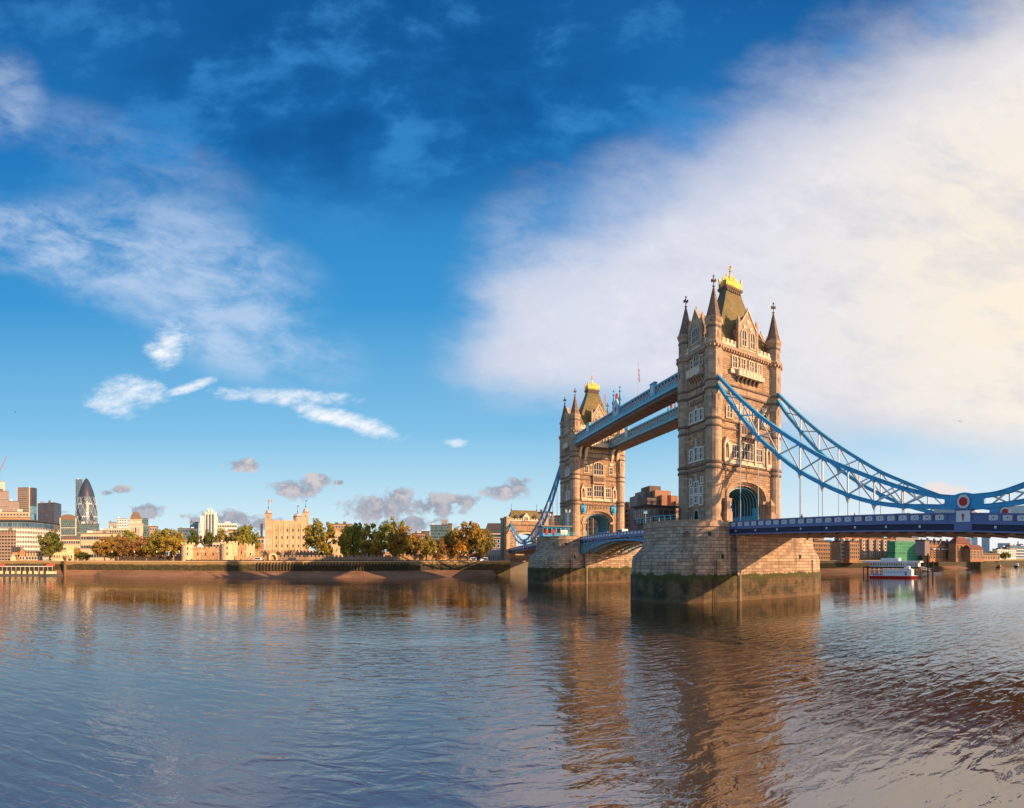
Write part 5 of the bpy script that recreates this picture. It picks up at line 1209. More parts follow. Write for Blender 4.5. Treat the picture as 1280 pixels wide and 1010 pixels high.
building('office_block', 'thin dark tower glimpsed just left of the castle keep', 325.5, 328.5, 900, 655, 'glass_dark', 'skyscraper', depth=10, group=G_FAR)
building('office_block', 'brown flat roofs behind the trees right of the castle keep', 412, 440, 520, 655.5, 'brown_concrete', nf=3, nc=8, z0=20, group=G_FAR)
building('office_block', 'orange brick block glimpsed between two autumn trees', 515, 531, 480, 667, 'orange_brick', nf=3, nc=6, z0=15)
building('office_block', 'small dark roof block left of the green glass building', 524, 537, 560, 664.5, 'dark_concrete', group=G_FAR)
r, L, H = building('green_glass_block', 'green glass block rising behind the trees left of the bridge', 538, 561, 520, 657, 'glass_teal', depth=22, bands=(9, 'glass_teal', .5, .5))
mb = MB(); mb.box(L * .62, L * .92, 3, 12, H, H + 6.5); mb.build('plant_room', 'grey_concrete', r)
building('office_block', 'dark narrow block adjoining the green glass block', 560, 565, 520, 655, 'dark_concrete', depth=20, group=G_FAR)
# red brick block left of the abutment
r, L, H = building('red_brick_block', 'dark red brick offices with set back dark top floors left of the abutment', 585, 634, 345, 672, 'red_brick', nf=3, nc=11, ww=1.3, wh=2.0, fm='white_paint', depth=30, z0=6, parapet=False)
mb = MB(); mb.box(0, L, 1, 28, H, H + 2.0); mb.build('glass_floor', 'glass_blue', r); mb = MB(); mb.box(-1, L, -.5, 28, H + 2.0, H + 3.0); mb.box(-1, L, -.4, 1, H - .4, H + .2); mb.build('eaves', 'pale_stone', r)
mb = MB(); mb.taper((2, L, 2, 26), H + 3.0, (5, L, 6, 22), H + 6.5); mb.taper((L * .45, L, 6, 20), H + 6.4, (L * .5, L, 8, 18), H + 10.5); mb.build('roof', 'dark_roof', r)
building('red_brick_block', 'low brown brick block between the abutment roof and the farther tower', 671, 691, 340, 641, 'dark_concrete', nf=3, nc=5, ww=1.3, wh=2.0, depth=15)
building('red_brick_block', 'brown brick block just behind the farther tower chain', 688, 703, 345, 645.5, 'brown_concrete', nf=3, nc=4, ww=1.3, wh=2.0, depth=15)
# --- brutalist hotel right of the farther tower
r = empty('stepped_hotel', at(720, 330, 6), 0, 'brown stepped concrete hotel with deep balcony rows right of the farther tower', 'hotel')
def hz2(v, R=330): return hz(v, R) - 6
def blockat(nm, u0, u1, R, vt, m, dep=16, nf=0, nc=0, vb=None, slant=0):
    p0 = at(u0, R, 6) - r.location; p1 = at(u1, R * (1 + .8 * (math.cos(YAW + (u0 - U0) / F) / math.cos(YAW + (u1 - U0) / F) - 1)), 6) - r.location; e = p1 - p0; L = e.length; a = math.atan2(e.y, e.x)
    mb = MB(); H = hz(vt, R) - 6; mb.taper((0, L, 0, dep), (hz(vb, R) - 6) if vb else -.5, (slant, L - slant, slant, dep), H); o = link(nm, mb.mesh(nm, m), r, p0, a)
    if nf:
        me = flat_window(L / nc * .52, 1.25, m, 'dark_metal', .2)
        for j in range(nf):
            for i in range(nc): link('window', me, o, (L * (i + .5) / nc, -.03, 8 + (H - 11) * j / (nf - 1)))
    return o
blockat('wing', 725, 812, 338, 632.5, 'brown_concrete', 16, 9, 19)
blockat('roof_block', 784, 800, 352, 627, 'dark_concrete', 14, 0, 0)
blockat('roof_block', 797, 812, 334, 619, 'mauve_concrete', 14)
blockat('roof_block', 804, 822, 330, 613.5, 'mauve_concrete', 14)
blockat('roof_block', 812, 826, 326, 607, 'dark_concrete', 14)
blockat('stair_tower', 818, 841, 322, 612, 'brown_concrete', 14, slant=1)
blockat('stair_tower', 826, 851, 318, 618, 'orange_brick', 16, slant=1.5)  # orange material carries the sunlit side of the concrete
blockat('wing', 809, 826, 318, 622, 'dark_concrete', 16, 4, 5)  # dark and mauve blocks have the shade of the hotel's west part as colour
blockat('wing', 845, 862, 322, 626, 'brown_concrete', 16, 7, 4)
mb = MB(); p0 = at(834, 317, 6) - r.location; link('vertical_slot', (mb.box(0, 2.4, -.3, .4, 12, hz2(619, 317)), mb.mesh('vertical_slot', 'red_brick'))[1], r, p0, -.5)
# --- warehouses and flats downstream
G_W = 'riverside blocks downstream of the bridge'
building('brick_flats', 'plain tan brick flats just right of the nearer pier', 1016, 1052, 330, 678, 'tan_brick', cat='flats', nf=4, nc=12, ww=1.2, wh=1.5, fm='tan_brick', depth=18, R1=325, group=G_W, z0=2, base=5.5)
building('brick_flats', 'small dark roofed brick block peeping behind the tan flats', 1015, 1030, 380, 672.5, 'orange_brick', cat='flats', depth=14, group=G_W, nf=2, nc=4, z0=12)
building('brick_flats', 'tan brick bay projecting from the flats beside the terraced block', 1051, 1062, 318, 677, 'orange_brick', cat='flats', nf=4, nc=5, ww=1.1, wh=1.5, fm='pale_stone', depth=14, group=G_W, z0=2)
building('brick_flats', 'tan brick bay between projecting bay and white banded flats', 1062, 1074, 318, 677.5, 'orange_brick', cat='flats', nf=4, nc=5, ww=1.1, wh=1.5, fm='tan_brick', depth=14, group=G_W, z0=2)
r, L, H = building('balcony_flats', 'orange brick flats with white window bays left of the green netting', 1052, 1119, 342, 672.5, 'orange_brick', cat='flats', nf=5, nc=17, ww=1.5, wh=1.8, fm='bright_white', depth=18, group=G_W, z0=3)
for k in range(6):
    mb = MB(); x = L * (k + 1.5) / 7.5; mb.box(x - .9, x + .9, -1.6, -.3, 3, H - 1); mb.build('bay', 'tan_brick', r)
for k in range(5):
    mb = MB(); x = L * (k + .9) / 5; mb.box(x - 1.5, x + 1.5, 2, 6, H + .5, H + 2.4); mb.build('chimney', 'orange_brick', r)
building('netted_building', 'building wrapped in green scaffold netting between brick blocks', 1119, 1156, 355, 677, 'green_net', cat='scaffolded building', depth=18, group=G_W, parapet=False)
building('office_block', 'grey green rooftops above the netted building', 1120, 1148, 420, 672, 'grey_concrete', depth=16, group=G_W, bands=(5, 'green_net', 1, .4))
r, L, H = building('jetty_tower', 'narrow grey brown block on posts at the water beside the green netting', 1156, 1162, 300, 676, 'mauve_concrete', cat='building', depth=8, base=10.5, group=G_W)
for x in (.1, .5, .9):
    mb = MB(); mb.box(L * x - .3, L * x + .3, 1, 1.6, -12.5, -1); mb.build('leg', 'dark_timber', r)
r, L, H = building('warehouse', 'gabled orange brick warehouse flats with balconies, right of the green netting', 1162, 1202, 372, 676, 'orange_brick', cat='warehouse', nf=5, nc=11, ww=1.6, wh=1.7, fm='tan_brick', depth=18, group=G_W, roof='gables', rh=3.5, rm='brown_roof', z0=2)
for k in range(7):
    mb = MB(); x = L * (k + .7) / 7.5; mb.box(x - 1.2, x + 1.2, -1.4, 0, 8.4, 9.4); mb.build('balcony', 'bright_white', r)
for k in range(5):
    mb = MB(); x = L * (k + .6) / 5; mb.box(x - .6, x + .6, 5, 6.5, H + 1, H + 5.2); mb.build('chimney', 'brown_concrete', r)
building('warehouse', 'tallest red brick warehouse with pyramid roof at the end of the row', 1195, 1213, 385, 671.5, 'orange_brick', cat='warehouse', nf=5, nc=4, ww=1.5, wh=1.8, fm='tan_brick', depth=16, roof='hip', rh=5, rm='red_brick', group=G_W, z0=2)
building('warehouse', 'small red brick warehouse right of the tallest one', 1213, 1229, 392, 681, 'orange_brick', cat='warehouse', nf=3, nc=4, ww=1.5, wh=1.8, depth=16, roof='gable', rh=3.5, rm='red_brick', group=G_W, z0=2)
building('shed', 'low tan riverside houses beyond the warehouses', 1228, 1250, 470, 691, 'tan_brick', cat='house', nf=2, nc=7, depth=14, roof='gable', rh=2, rm='brown_roof', group=G_W, z0=1.5)
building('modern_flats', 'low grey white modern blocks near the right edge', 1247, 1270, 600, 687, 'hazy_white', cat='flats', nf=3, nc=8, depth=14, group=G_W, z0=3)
building('modern_flats', 'green grey glazed block at the right edge below the pale towers', 1262, 1290, 700, 683, 'glass_teal', cat='flats', depth=14, group=G_W, bands=(4, 'hazy_white', 1, .4))
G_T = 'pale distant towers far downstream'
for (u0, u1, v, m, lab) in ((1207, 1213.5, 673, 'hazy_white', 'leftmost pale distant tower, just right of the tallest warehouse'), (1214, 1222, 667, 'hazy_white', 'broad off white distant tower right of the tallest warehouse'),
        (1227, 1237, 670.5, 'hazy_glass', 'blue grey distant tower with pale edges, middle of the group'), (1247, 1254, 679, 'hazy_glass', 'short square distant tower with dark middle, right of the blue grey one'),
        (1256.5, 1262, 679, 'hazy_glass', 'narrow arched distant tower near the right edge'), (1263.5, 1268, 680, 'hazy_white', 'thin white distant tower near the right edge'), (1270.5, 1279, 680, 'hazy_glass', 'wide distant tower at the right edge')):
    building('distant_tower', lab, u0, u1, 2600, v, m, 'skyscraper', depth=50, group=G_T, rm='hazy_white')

# ================================================================ THE OLD FORTRESS
def cren_wall(name, label, u0, R0, u1, R1, vt, m, thick=1.6, base=6.0, cat='castle wall', group='curtain walls of the fortress', mer=True, slits=0):
    r, L = facade_root(name, label, cat, u0, u1, R0, R1, base, group); H = hz(vt, (R0 + R1) / 2) - base
    mb = MB(); mb.box(0, L, 0, thick, -1, H - (.9 if mer else 0)); mb.build('wall', m, r)
    if mer:
        mb = MB(); n = max(2, int(L / 1.9))
        for k in range(n): mb.box(L * k / n, L * (k + .58) / n, 0.01, thick * .5, H - .9, H)
        mb.build('battlements', m, r)
    for k in range(slits):
        mb = MB(); x = L * (k + .5) / slits; mb.box(x - .3, x + .3, -.05, .1, H * .42, H * .42 + 1.5); mb.build('window_slit', 'dark_metal', r)
    return r, L, H
def round_tower(label, u, R, rad, vt, m, base=6.0, sq=False, slits=2, group='wall towers of the fortress'):
    r = empty('wall_tower', at(u, R, base), -(YAW + (u - U0) / F), label, 'wall tower', group); H = hz(vt, R) - base
    n = 4 if sq else 18; ph = .5 if sq else 0; k_ = 1.41 if sq else 1
    mb = MB(); mb.lathe([(rad * 1.05 * k_, -1), (rad * 1.03 * k_, 1), (rad * k_, 1.5), (rad * k_, H - 1.2), (rad * 1.06 * k_, H - 1.1), (rad * 1.06 * k_, H - .9)], n, ph=ph); mb.build('wall', m, r)
    mb = MB()
    for k in range(10 if not sq else 0):
        a = 2 * PI * k / 10; mb.box(rad * math.cos(a) - .45, rad * math.cos(a) + .45, rad * math.sin(a) - .45, rad * math.sin(a) + .45, H - .9, H)
    if sq:
        for x in (-.85, 0, .85):
            for y in (-.85, .85): mb.box(x * rad - .5, x * rad + .5, y * rad - .3, y * rad + .3, H - .9, H)
    mb.build('battlements', m, r)
    for k in range(slits):
        mb = MB(); mb.box(-.3, .3, -rad - .08, -rad + .25, H * (.35 + .28 * k), H * (.35 + .28 * k) + 1.3); mb.build('window_slit', 'dark_metal', r)
    return r
# keep
def keep():
    R = 390; base = 9.0; r, L = facade_root('castle_keep', 'great square sunlit castle keep with four domed corner turrets', 'castle', 337, 380, R, None, base); q = lambda v: hz(v, R) - base
    H = q(651.5)
    mb = MB(); mb.box(0, L, 0, 30, -4, H); mb.build('wall', 'white_tower', r)
    mb = MB()
    for k in range(13): mb.box(L * (k + .1) / 13, L * (k + .62) / 13, .01, .9, H, H + 1.1); mb.box(L * (k + .1) / 13, L * (k + .62) / 13, 29.1, 29.99, H, H + 1.1)
    mb.box(0, L, .02, .8, H - .02, H + .25); mb.build('battlements', 'white_tower', r)
    for k in range(6):
        x = L * (k + .75) / 6.2; mb = MB(); mb.box(x - .5, x + .5, -.5, .05, -4, H - 2.2); mb.taper((x - .5, x + .5, -.5, .05), H - 2.2, (x - .5, x + .5, -.05, .05), H - 1.2); mb.build('buttress', 'castle_pale', r)
    me = flat_window(1.0, 2.1, 'castle_pale', 'dark_metal', .15)
    for j, v in enumerate((684, 673.5, 664.5)):
        for k in range(6):
            if j == 2 and k in (0, 1): continue
            link('window', me, r, (L * (k + 1.25) / 6.2 - (1 if k == 5 else 0), -.03, q(v)))
    for k in (0.3, 1.0, 1.7): link('window', flat_window(.9, .7, 'castle_pale', 'dark_metal', .2), r, (L * (k + .9) / 8, -.03, q(663)))
    def turret(x, y, w, vt, rnd, vd, vf):
        Ht = q(vt); mb = MB()
        if rnd: mb.lathe([(w, -4), (w, Ht)], 18, x, y)
        else: mb.box(x - w, x + w, y - w, y + w, -4, Ht)
        t = mb.build('turret', 'white_tower', r)
        mb = MB(); (mb.lathe([(w + .3, Ht - .6), (w + .3, Ht + .1)], 18, x, y) if rnd else mb.box(x - w - .25, x + w + .25, y - w - .25, y + w + .25, Ht - .6, Ht + .1)); mb.build('battlements', 'castle_grey_shade', t)
        h = q(vd) - Ht; mb = MB(); w2 = w * .88; mb.lathe([(w2, Ht), (w2 * 1.02, Ht + h * .22), (w2 * .85, Ht + h * .5), (w2 * .5, Ht + h * .72), (w2 * .2, Ht + h * .86), (.1, Ht + h)], 14, x, y); mb.build('dome', 'lead', t)
        mb = MB(); mb.lathe([(.12, Ht + h - .1), (.5, Ht + h + .6), (.12, Ht + h + 1.3), (.09, q(vf))], 6, x, y); mb.box(x, x + 1.1, y - .05, y + .05, q(vf) - 1.4, q(vf) - .7); mb.build('weather_vane', 'dark_metal', t)
        me = flat_window(.5, 1.3, 'castle_pale', 'dark_metal', .15); link('window', me, t, (x, y - w - .1, Ht - 4))
        return t
    turret(-1.0, 1.5, 2.5, 641.5, False, 635.5, 624)
    turret(-1.4, 27, 2.3, 646, False, 640, 632)
    turret(L - 4.5, 22, 3.4, 642.5, True, 637.5, 627.5)
    turret(L + 1.5, 4, 2.3, 639.5, False, 633.5, 623.5)
keep()
fl_ = empty('flag', at(336, 389, hz(625, 389)), 0, 'small union style flag flying from the left keep turret', 'flag')
mb = MB(); mb.box(0, 2.6, -.03, .03, -1.9, -.1); mb.build('cloth', 'red', fl_); mb = MB(); mb.box(.9, 1.5, -.06, .06, -1.9, -.1); mb.box(0, 2.6, -.05, .05, -1.2, -.8); mb.build('cross', 'bright_white', fl_)
# walls and towers in front
cren_wall('curtain_wall', 'low outer wall of the fortress behind the left row of autumn trees', 148, 275, 229, 262, 692.5, 'castle')
cren_wall('river_gate', 'broad sunlit river gatehouse wall between two round towers', 233, 255, 281, 252, 683.5, 'castle', thick=8, slits=5)
round_tower('left round tower of the river gatehouse, at the end of the autumn trees', 234.5, 256, 3.3, 678.5, 'castle_pale')
round_tower('right round tower of the river gatehouse', 284, 252, 3.3, 677.5, 'castle_pale')
round_tower('slim pale square tower beside the right round tower of the gatehouse', 292, 255, 2.0, 676.5, 'castle_pale', sq=True, slits=1)
cren_wall('curtain_wall', 'mid height sunlit wall joining the gatehouse and the low outer wall', 294, 262, 310, 262, 679, 'castle', thick=3, slits=1)
round_tower('square sunlit tower right of the gatehouse with small windows', 313, 264, 2.3, 680, 'castle_pale', sq=True, slits=1)
cren_wall('curtain_wall', 'long low outer wall left of the arched water gate', 294, 252, 336, 250, 694.5, 'castle')
cren_wall('curtain_wall', 'long low outer wall, bridge shadow in its grey colour, right of the arched water gate below the big trees', 347, 250, 500, 254, 694, 'castle_grey_shade')
cren_wall('curtain_wall', 'far stretch of low outer wall with a dark arch, right of the big trees', 500, 254, 566, 262, 692.5, 'castle')
r = empty('water_gate', at(336, 249, 6), -(YAW + (341 - U0) / F), 'pale pointed arch gate in the low outer wall below the keep', 'gate'); L = 11 / F * 249
mb = MB(); mb.prism([(0, -1), (0, 3.2), (L * .3, 4.6), (L * .7, 4.6), (L, 3.2), (L, -1), (L * .82, -1), (L * .82, 2.2), (L * .66, 3.5), (L * .34, 3.5), (L * .18, 2.2), (L * .18, -1)], -.3, 2); mb.build('arch', 'castle_pale', r)
mb = MB(); mb.box(L * .1, L * .9, 1.2, 1.9, -1, 3.6); mb.build('back_wall', 'castle', r)
cren_wall('curtain_wall', 'higher inner wall of the fortress below the keep', 310, 300, 395, 296, 687.5, 'castle', thick=3)
cren_wall('curtain_wall', 'higher inner wall, shadow toned grey, behind the big round trees', 355, 290, 470, 292, 688.5, 'castle_grey_shade', thick=3)
cren_wall('curtain_wall', 'inner wall glimpsed under the orange trees', 466, 290, 560, 296, 689, 'castle', thick=3, slits=4)
round_tower('tall square tower between the first two big trees right of the keep', 421, 292, 4.8, 664, 'castle_pale', sq=True)
round_tower('round inner wall tower below the pair of green and orange trees', 468, 284, 5.2, 685.5, 'castle')
round_tower('round inner wall tower near the far trees', 546, 285, 5.5, 687, 'castle_pale')
round_tower('small round tower behind the last trees before the red brick block', 576, 288, 5.0, 684.5, 'castle')
building('castle_house', 'sunlit brick castle house with arched windows just left of the keep', 318, 330, 340, 672, 'orange_brick', cat='castle building', nf=2, nc=3, ww=1.4, wh=2.2, depth=12, z0=5)
building('castle_house', 'low pale castle house with battlements behind the gatehouse wall', 266, 282, 300, 678, 'castle_pale', cat='castle building', nf=1, nc=4, depth=10, roof='flat', z0=8)
building('castle_house', 'narrow orange tower house left of the dark green round tree', 285, 296, 330, 663, 'castle', cat='castle building', nf=2, nc=2, depth=10, z0=9)
gable_house(245, 256, 290, 684, 678.5, 'bright_white', 'dark_roof', 'white gabled timber framed house above the gatehouse wall', 3, group='fortress houses')
building('castle_house', 'brown roofed fortress houses behind the left round tower', 236, 266, 310, 680, 'red_brick', cat='castle building', nf=1, nc=6, depth=9, roof='gable', rh=3, rm='brown_roof', z0=7)
# visitor kiosk tents near the bridge
for (u0, u1, v, lab) in ((556, 575, 694.5, 'white tented kiosk on the wharf near the bridge'), (576, 588, 695, 'smaller grey roofed kiosk beside the white tented kiosk')):
    r, L = facade_root('kiosk', lab, 'kiosk', u0, u1, 268, None, 6); H = hz(v, 268) - 6
    mb = MB(); mb.box(0, L, 0, 5, -.5, H - 1.1); mb.build('wall', 'castle', r); mb = MB(); mb.taper((-.5, L + .5, -.5, 5.5), H - 1.1, (L * .35, L * .65, 2, 3), H); mb.build('roof', 'bright_white' if v < 695 else 'grey_concrete', r)
# dark railings along the quay
r, L = facade_root('railing', 'dark railing with posts along the quay under the left trees', 'railing', 150, 229, 257, None, 6.2)
mb = MB(); mb.box(0, L, 0, .08, 1.0, 1.1); mb.box(0, L, 0, .08, .25, .33)
for k in range(int(L / .5)): mb.box(k * .5, k * .5 + .06, .01, .07, 0, 1.1)
mb.build('rails', 'dark_metal', r)
r, L = facade_root('hoarding', 'dark fence boards behind the trunks of the left trees', 'fence', 143, 229, 268, 264, 6.0); mb = MB()
for k in range(int(L / 2.2)): mb.box(k * 2.2, k * 2.2 + 1.9, 0, .12, 0, 2.9 - (k % 3) * .15)
mb.build('boards', 'dark_timber', r)
# riverside hedge line along the coping and the promenade parapet
r, L = facade_root('wharf_parapet', 'low dark parapet along the wharf edge below the keep', 'parapet', 232, 330, bankR(232) + 2.2, bankR(330) + 2.2, 6.2); mb = MB(); mb.box(0, L, 0, .3, 0, .9)
for k in range(int(L / 3)): mb.box(k * 3, k * 3 + .5, -.1, .4, 0, 1.15)
mb.build('rail', 'dark_timber', r)
r, L = facade_root('wharf_parapet', 'low dark parapet along the wharf edge below the autumn trees', 'parapet', 332, 600, bankR(332) + 2.2, bankR(600) + 2.2, 6.2); mb = MB(); mb.box(0, L, 0, .3, 0, .8)
for k in range(int(L / 3)): mb.box(k * 3, k * 3 + .5, -.1, .4, 0, 1.05)
mb.build('rail', 'dark_timber', r)

# ================================================================ TREES
def crown_mesh(seed, n_cl=74, lpc=56, flat=1.0):
    rg = random.Random(seed); mb = MB(); vs = mb.v
    cl = []
    for k in range(n_cl):
        while True:
            p = Vector((rg.uniform(-1, 1), rg.uniform(-1, 1), rg.uniform(-.8, 1)))
            if .25 < p.length < 1: break
        p = p * (0.55 + .45 * rg.random()) if rg.random() < .3 else p.normalized() * rg.uniform(.50, .95)
        cl.append((p, rg.uniform(.12, .29)))
    for c, rad in cl:
        for k in range(lpc):
            d = Vector((rg.gauss(0, 1), rg.gauss(0, 1), rg.gauss(0, 1))).normalized() * rad * rg.uniform(.5, 1.05)
            p = c + d; p.z *= .88 * flat
            s_ = rg.uniform(.03, .055); a = Vector((rg.gauss(0, 1), rg.gauss(0, 1), rg.gauss(0, 1))).normalized(); b = a.cross(d.normalized() + a * .01).normalized()
            i = len(vs); vs += [tuple(p - a * s_ - b * s_ * .6), tuple(p + a * s_ - b * s_ * .6), tuple(p + a * s_ * .7 + b * s_), tuple(p - a * s_ * .7 + b * s_)]
            mb.f.append([i, i + 1, i + 2, i + 3]); mb.m.append(0); mb.uv.append(None)
    me = bpy.data.meshes.new('crown'); me.from_pydata(vs, [], mb.f); me.update(); me.materials.append(MATS['leaf_green'])
    return me
CROWNS = [crown_mesh(s) for s in (1, 2, 3, 4)]
def trunk_mesh(seed):
    rg = random.Random(seed); mb = MB(); mb.tube([(0, 0, -.05), (.01, 0, .2), (.0, .01, .45), (.02, 0, .75)], [.035, .027, .022, .01], 7)
    for k in range(7):
        a = rg.uniform(0, 2 * PI); z = rg.uniform(.25, .5); l = rg.uniform(.25, .42)
        mb.tube([(0, 0, z), (l * .5 * math.cos(a), l * .5 * math.sin(a), z + .14), (l * math.cos(a), l * math.sin(a), z + .36)], [.015, .010, .004], 5)
    return mb.mesh('trunk', 'bark')
TRUNKS = [trunk_mesh(s) for s in (1, 2)]
def tree(u, R, vt, wpx, leafm, label, i, base=6.0, trunkv=0.2, group='trees on the far bank', kind='broadleaf_tree'):
    r = empty(kind, at(u, R, base), i * 1.3, label, 'tree', group); H = hz(vt, R) - base; Wd = wpx / F * R / 2
    trunkv *= .7; Wd *= 1.12; zc = H * (trunkv + 1) / 2; hh = H * (1 - trunkv) / 2 / .82
    c = link('crown', CROWNS[i % 4], r, (0, 0, zc), 0, (Wd / .93, Wd / .93, hh))
    c.material_slots[0].link = 'OBJECT'; c.material_slots[0].material = MATS[leafm]
    link('trunk', TRUNKS[i % 2], r, (0, 0, 0), 0, (H, H, H))
    return r
TR = [(62, 290, 663, 28, 'leaf_dark', 'big dark green tree between the brick row and the cream pavilion', .25),
 (90, 300, 685, 22, 'leaf_yellow', 'small bright yellow orange tree behind the cream pavilion', .1), (104, 298, 690, 16, 'leaf_dark', 'low dark bush tree right of the yellow one', .05),
 (131, 272, 671, 30, 'leaf_orange', 'first orange green tree of the left row', .25), (146, 285, 667, 22, 'leaf_olive', 'olive tree behind the first orange one', .2), (154, 270, 672, 26, 'leaf_rust', 'rust brown tree, second of the left row front', .25), (163, 288, 663, 22, 'leaf_green', 'green tree directly below the stepped stone tower', .2),
 (176, 268, 670, 26, 'leaf_rust', 'rust brown tree right of the stepped stone tower', .25), (192, 266, 668, 30, 'leaf_olive', 'yellow green tree, next to last of the left row', .25), (200, 285, 664, 24, 'leaf_green', 'green tree behind the left row', .2), (214, 262, 661, 36, 'leaf_olive', 'tallest yellow green tree ending the left row', .28),
 (244, 320, 661.5, 18, 'leaf_dark', 'dark green tree above the left gatehouse tower', .2), (262, 320, 663, 18, 'leaf_dark', 'dark tree below the white office', .2), (277, 325, 661.5, 16, 'leaf_olive', 'olive tree below the right end of the white office', .2), (308, 310, 656, 28, 'leaf_green', 'broad green tree just left of the keep', .2), (298, 316, 662, 18, 'leaf_dark', 'dark green tree left of the broad green one', .2),
 (402, 258, 649.5, 38, 'leaf_olive', 'big round olive green tree right of the keep', .22), (432, 290, 662, 22, 'leaf_olive', 'olive tree behind the pair left of centre', .2), (441, 258, 654, 32, 'leaf_green', 'left half of the green and orange pair of big trees', .2), (461, 256, 653, 36, 'leaf_olive', 'right half of the green and orange pair of big trees', .2),
 (492, 275, 648, 34, 'leaf_green', 'tall green tree behind the orange one', .22), (502, 256, 659, 34, 'leaf_orange', 'orange brown tree in front of the tall green one', .25), (516, 262, 668, 20, 'leaf_rust', 'rust tree beside the orange brown one', .25), (533, 254, 669, 24, 'leaf_olive', 'smaller olive tree with bare trunk mid bank', .3),
 (549, 260, 672, 22, 'leaf_rust', 'brown thin tree left of the green glass block', .25), (566, 270, 662, 24, 'leaf_olive', 'dark olive tree right of the green glass block', .2), (585, 262, 653, 38, 'leaf_orange', 'large orange yellow tree nearest the bridge', .25), (602, 268, 661, 26, 'leaf_olive', 'yellow green tree in front of the red brick block', .25), (572, 262, 667, 22, 'leaf_yellow', 'yellow tree left of the large orange one', .25),
 (1240, 520, 688.5, 16, 'leaf_olive', 'olive trees beyond the warehouses', .1), (1256, 560, 690, 14, 'leaf_green', 'green tree below the pale distant towers', .1)]
for i, (u, R, vt, wp, lm, lab, tv) in enumerate(TR): tree(u, R, vt, wp, lm, lab, i, trunkv=tv)

# ================================================================ BOATS, PONTOONS, POSTS
def Rw(v): return (CH - WATER) * F / (v - V0)
# sightseeing boat
R = Rw(722.2); p0 = at(1088, R + 3, WATER); p1 = at(1147, R - 3, WATER); e = p1 - p0
r = empty('river_boat', (p0 + p1) / 2, math.atan2(e.y, e.x), 'long white sightseeing boat with a red hull and open stern deck', 'boat'); hl = e.length / 2
def hull_ring(z, k, w): return [(-hl * k, -w, z), (hl * .78, -w, z), (hl * k * 1.02, 0, z), (hl * .78, w, z), (-hl * k, w, z)]
mb = MB(); mb.loft([hull_ring(-.6, .93, 1.9), hull_ring(.55, .98, 2.5), hull_ring(.95, 1.0, 2.6)]); mb.build('hull', 'red', r)
mb = MB(); mb.loft([hull_ring(.95, 1.0, 2.65), hull_ring(1.15, 1.0, 2.65)]); mb.build('rubbing_strake', 'bright_white', r)
mb = MB(); mb.box(-hl * .40, hl * .80, -2.2, 2.2, 1.15, 3.9); mb.build('cabin', 'bright_white', r)
mb = MB(); mb.box(-hl * .42, hl * .75, -2.4, 2.4, 3.9, 4.05); mb.box(-hl * .98, -hl * .42, -2.3, 2.3, 3.6, 3.7); mb.build('roof', 'white_paint', r)
mb = MB(); mb.box(-hl * .38, hl * .40, -2.26, 2.26, 2.1, 3.0)
q = mb.mesh('window', 'glass_blue')
for k in range(8):
    mb = MB(); x = -hl * .34 + k * hl * .13; mb.box(x, x + hl * .09, -2.27, -2.1, 2.3, 3.0); mb.build('window', 'hazy_glass', r)
for k in range(6):
    mb = MB(); x = -hl * .96 + k * hl * .1; mb.box(x, x + .12, -2.2, -2.05, 1.15, 3.6); mb.box(x, x + hl * .1, -2.2, -2.12, 2.0, 2.1); mb.build('stanchion', 'bright_white', r)
mb = MB(); mb.box(hl * .52, hl * .60, -2.25, -2.0, 1.2, 2.9); mb.build('door', 'deck_blue', r)
mb = MB(); mb.taper((hl * .45, hl * .7, -1.4, 1.4), 4.05, (hl * .48, hl * .66, -1.2, 1.2), 5.2); wh_ = mb.build('wheelhouse', 'bright_white', r)
mb = MB(); mb.box(-hl * .85, -hl * .5, -1.2, 1.2, 1.15, 1.75); mb.build('bench', 'deck_blue', r)
# moored launch at right edge
R = Rw(708.6); p = at(1271, R, WATER); r = empty('motor_launch', p, .2, 'small dark hulled launch with white cabin moored near the right edge', 'boat')
mb = MB(); mb.loft([[(-9, -1.6, -.4), (7, -1.6, -.4), (10, 0, -.4), (7, 1.6, -.4), (-9, 1.6, -.4)], [(-9.5, -2.2, 1.4), (7.5, -2.2, 1.4), (11.5, 0, 1.9), (7.5, 2.2, 1.4), (-9.5, 2.2, 1.4)]]); mb.build('hull', 'dark_timber', r)
mb = MB(); mb.taper((-4, 5, -1.7, 1.7), 1.4, (-3.5, 4, -1.4, 1.4), 3.6); c = mb.build('cabin', 'bright_white', r); mb = MB(); mb.box(-3, 3.4, -1.72, -1.5, 2.3, 3.1); mb.build('window', 'glass', c)
R = Rw(709.3); r = empty('moored_barge', at(1250, R, WATER), .15, 'low reddish barge moored left of the dark launch', 'boat')
mb = MB(); mb.loft([[(-9, -2, -.4), (8, -2, -.4), (10, 0, -.4), (8, 2, -.4), (-9, 2, -.4)], [(-9.5, -2.3, .9), (8.5, -2.3, .9), (11, 0, 1.3), (8.5, 2.3, .9), (-9.5, 2.3, .9)]]); mb.build('hull', 'red_brick', r)
mb = MB(); mb.box(-7, -2, -1.5, 1.5, .9, 2.6); mb.build('cabin', 'brown_concrete', r)
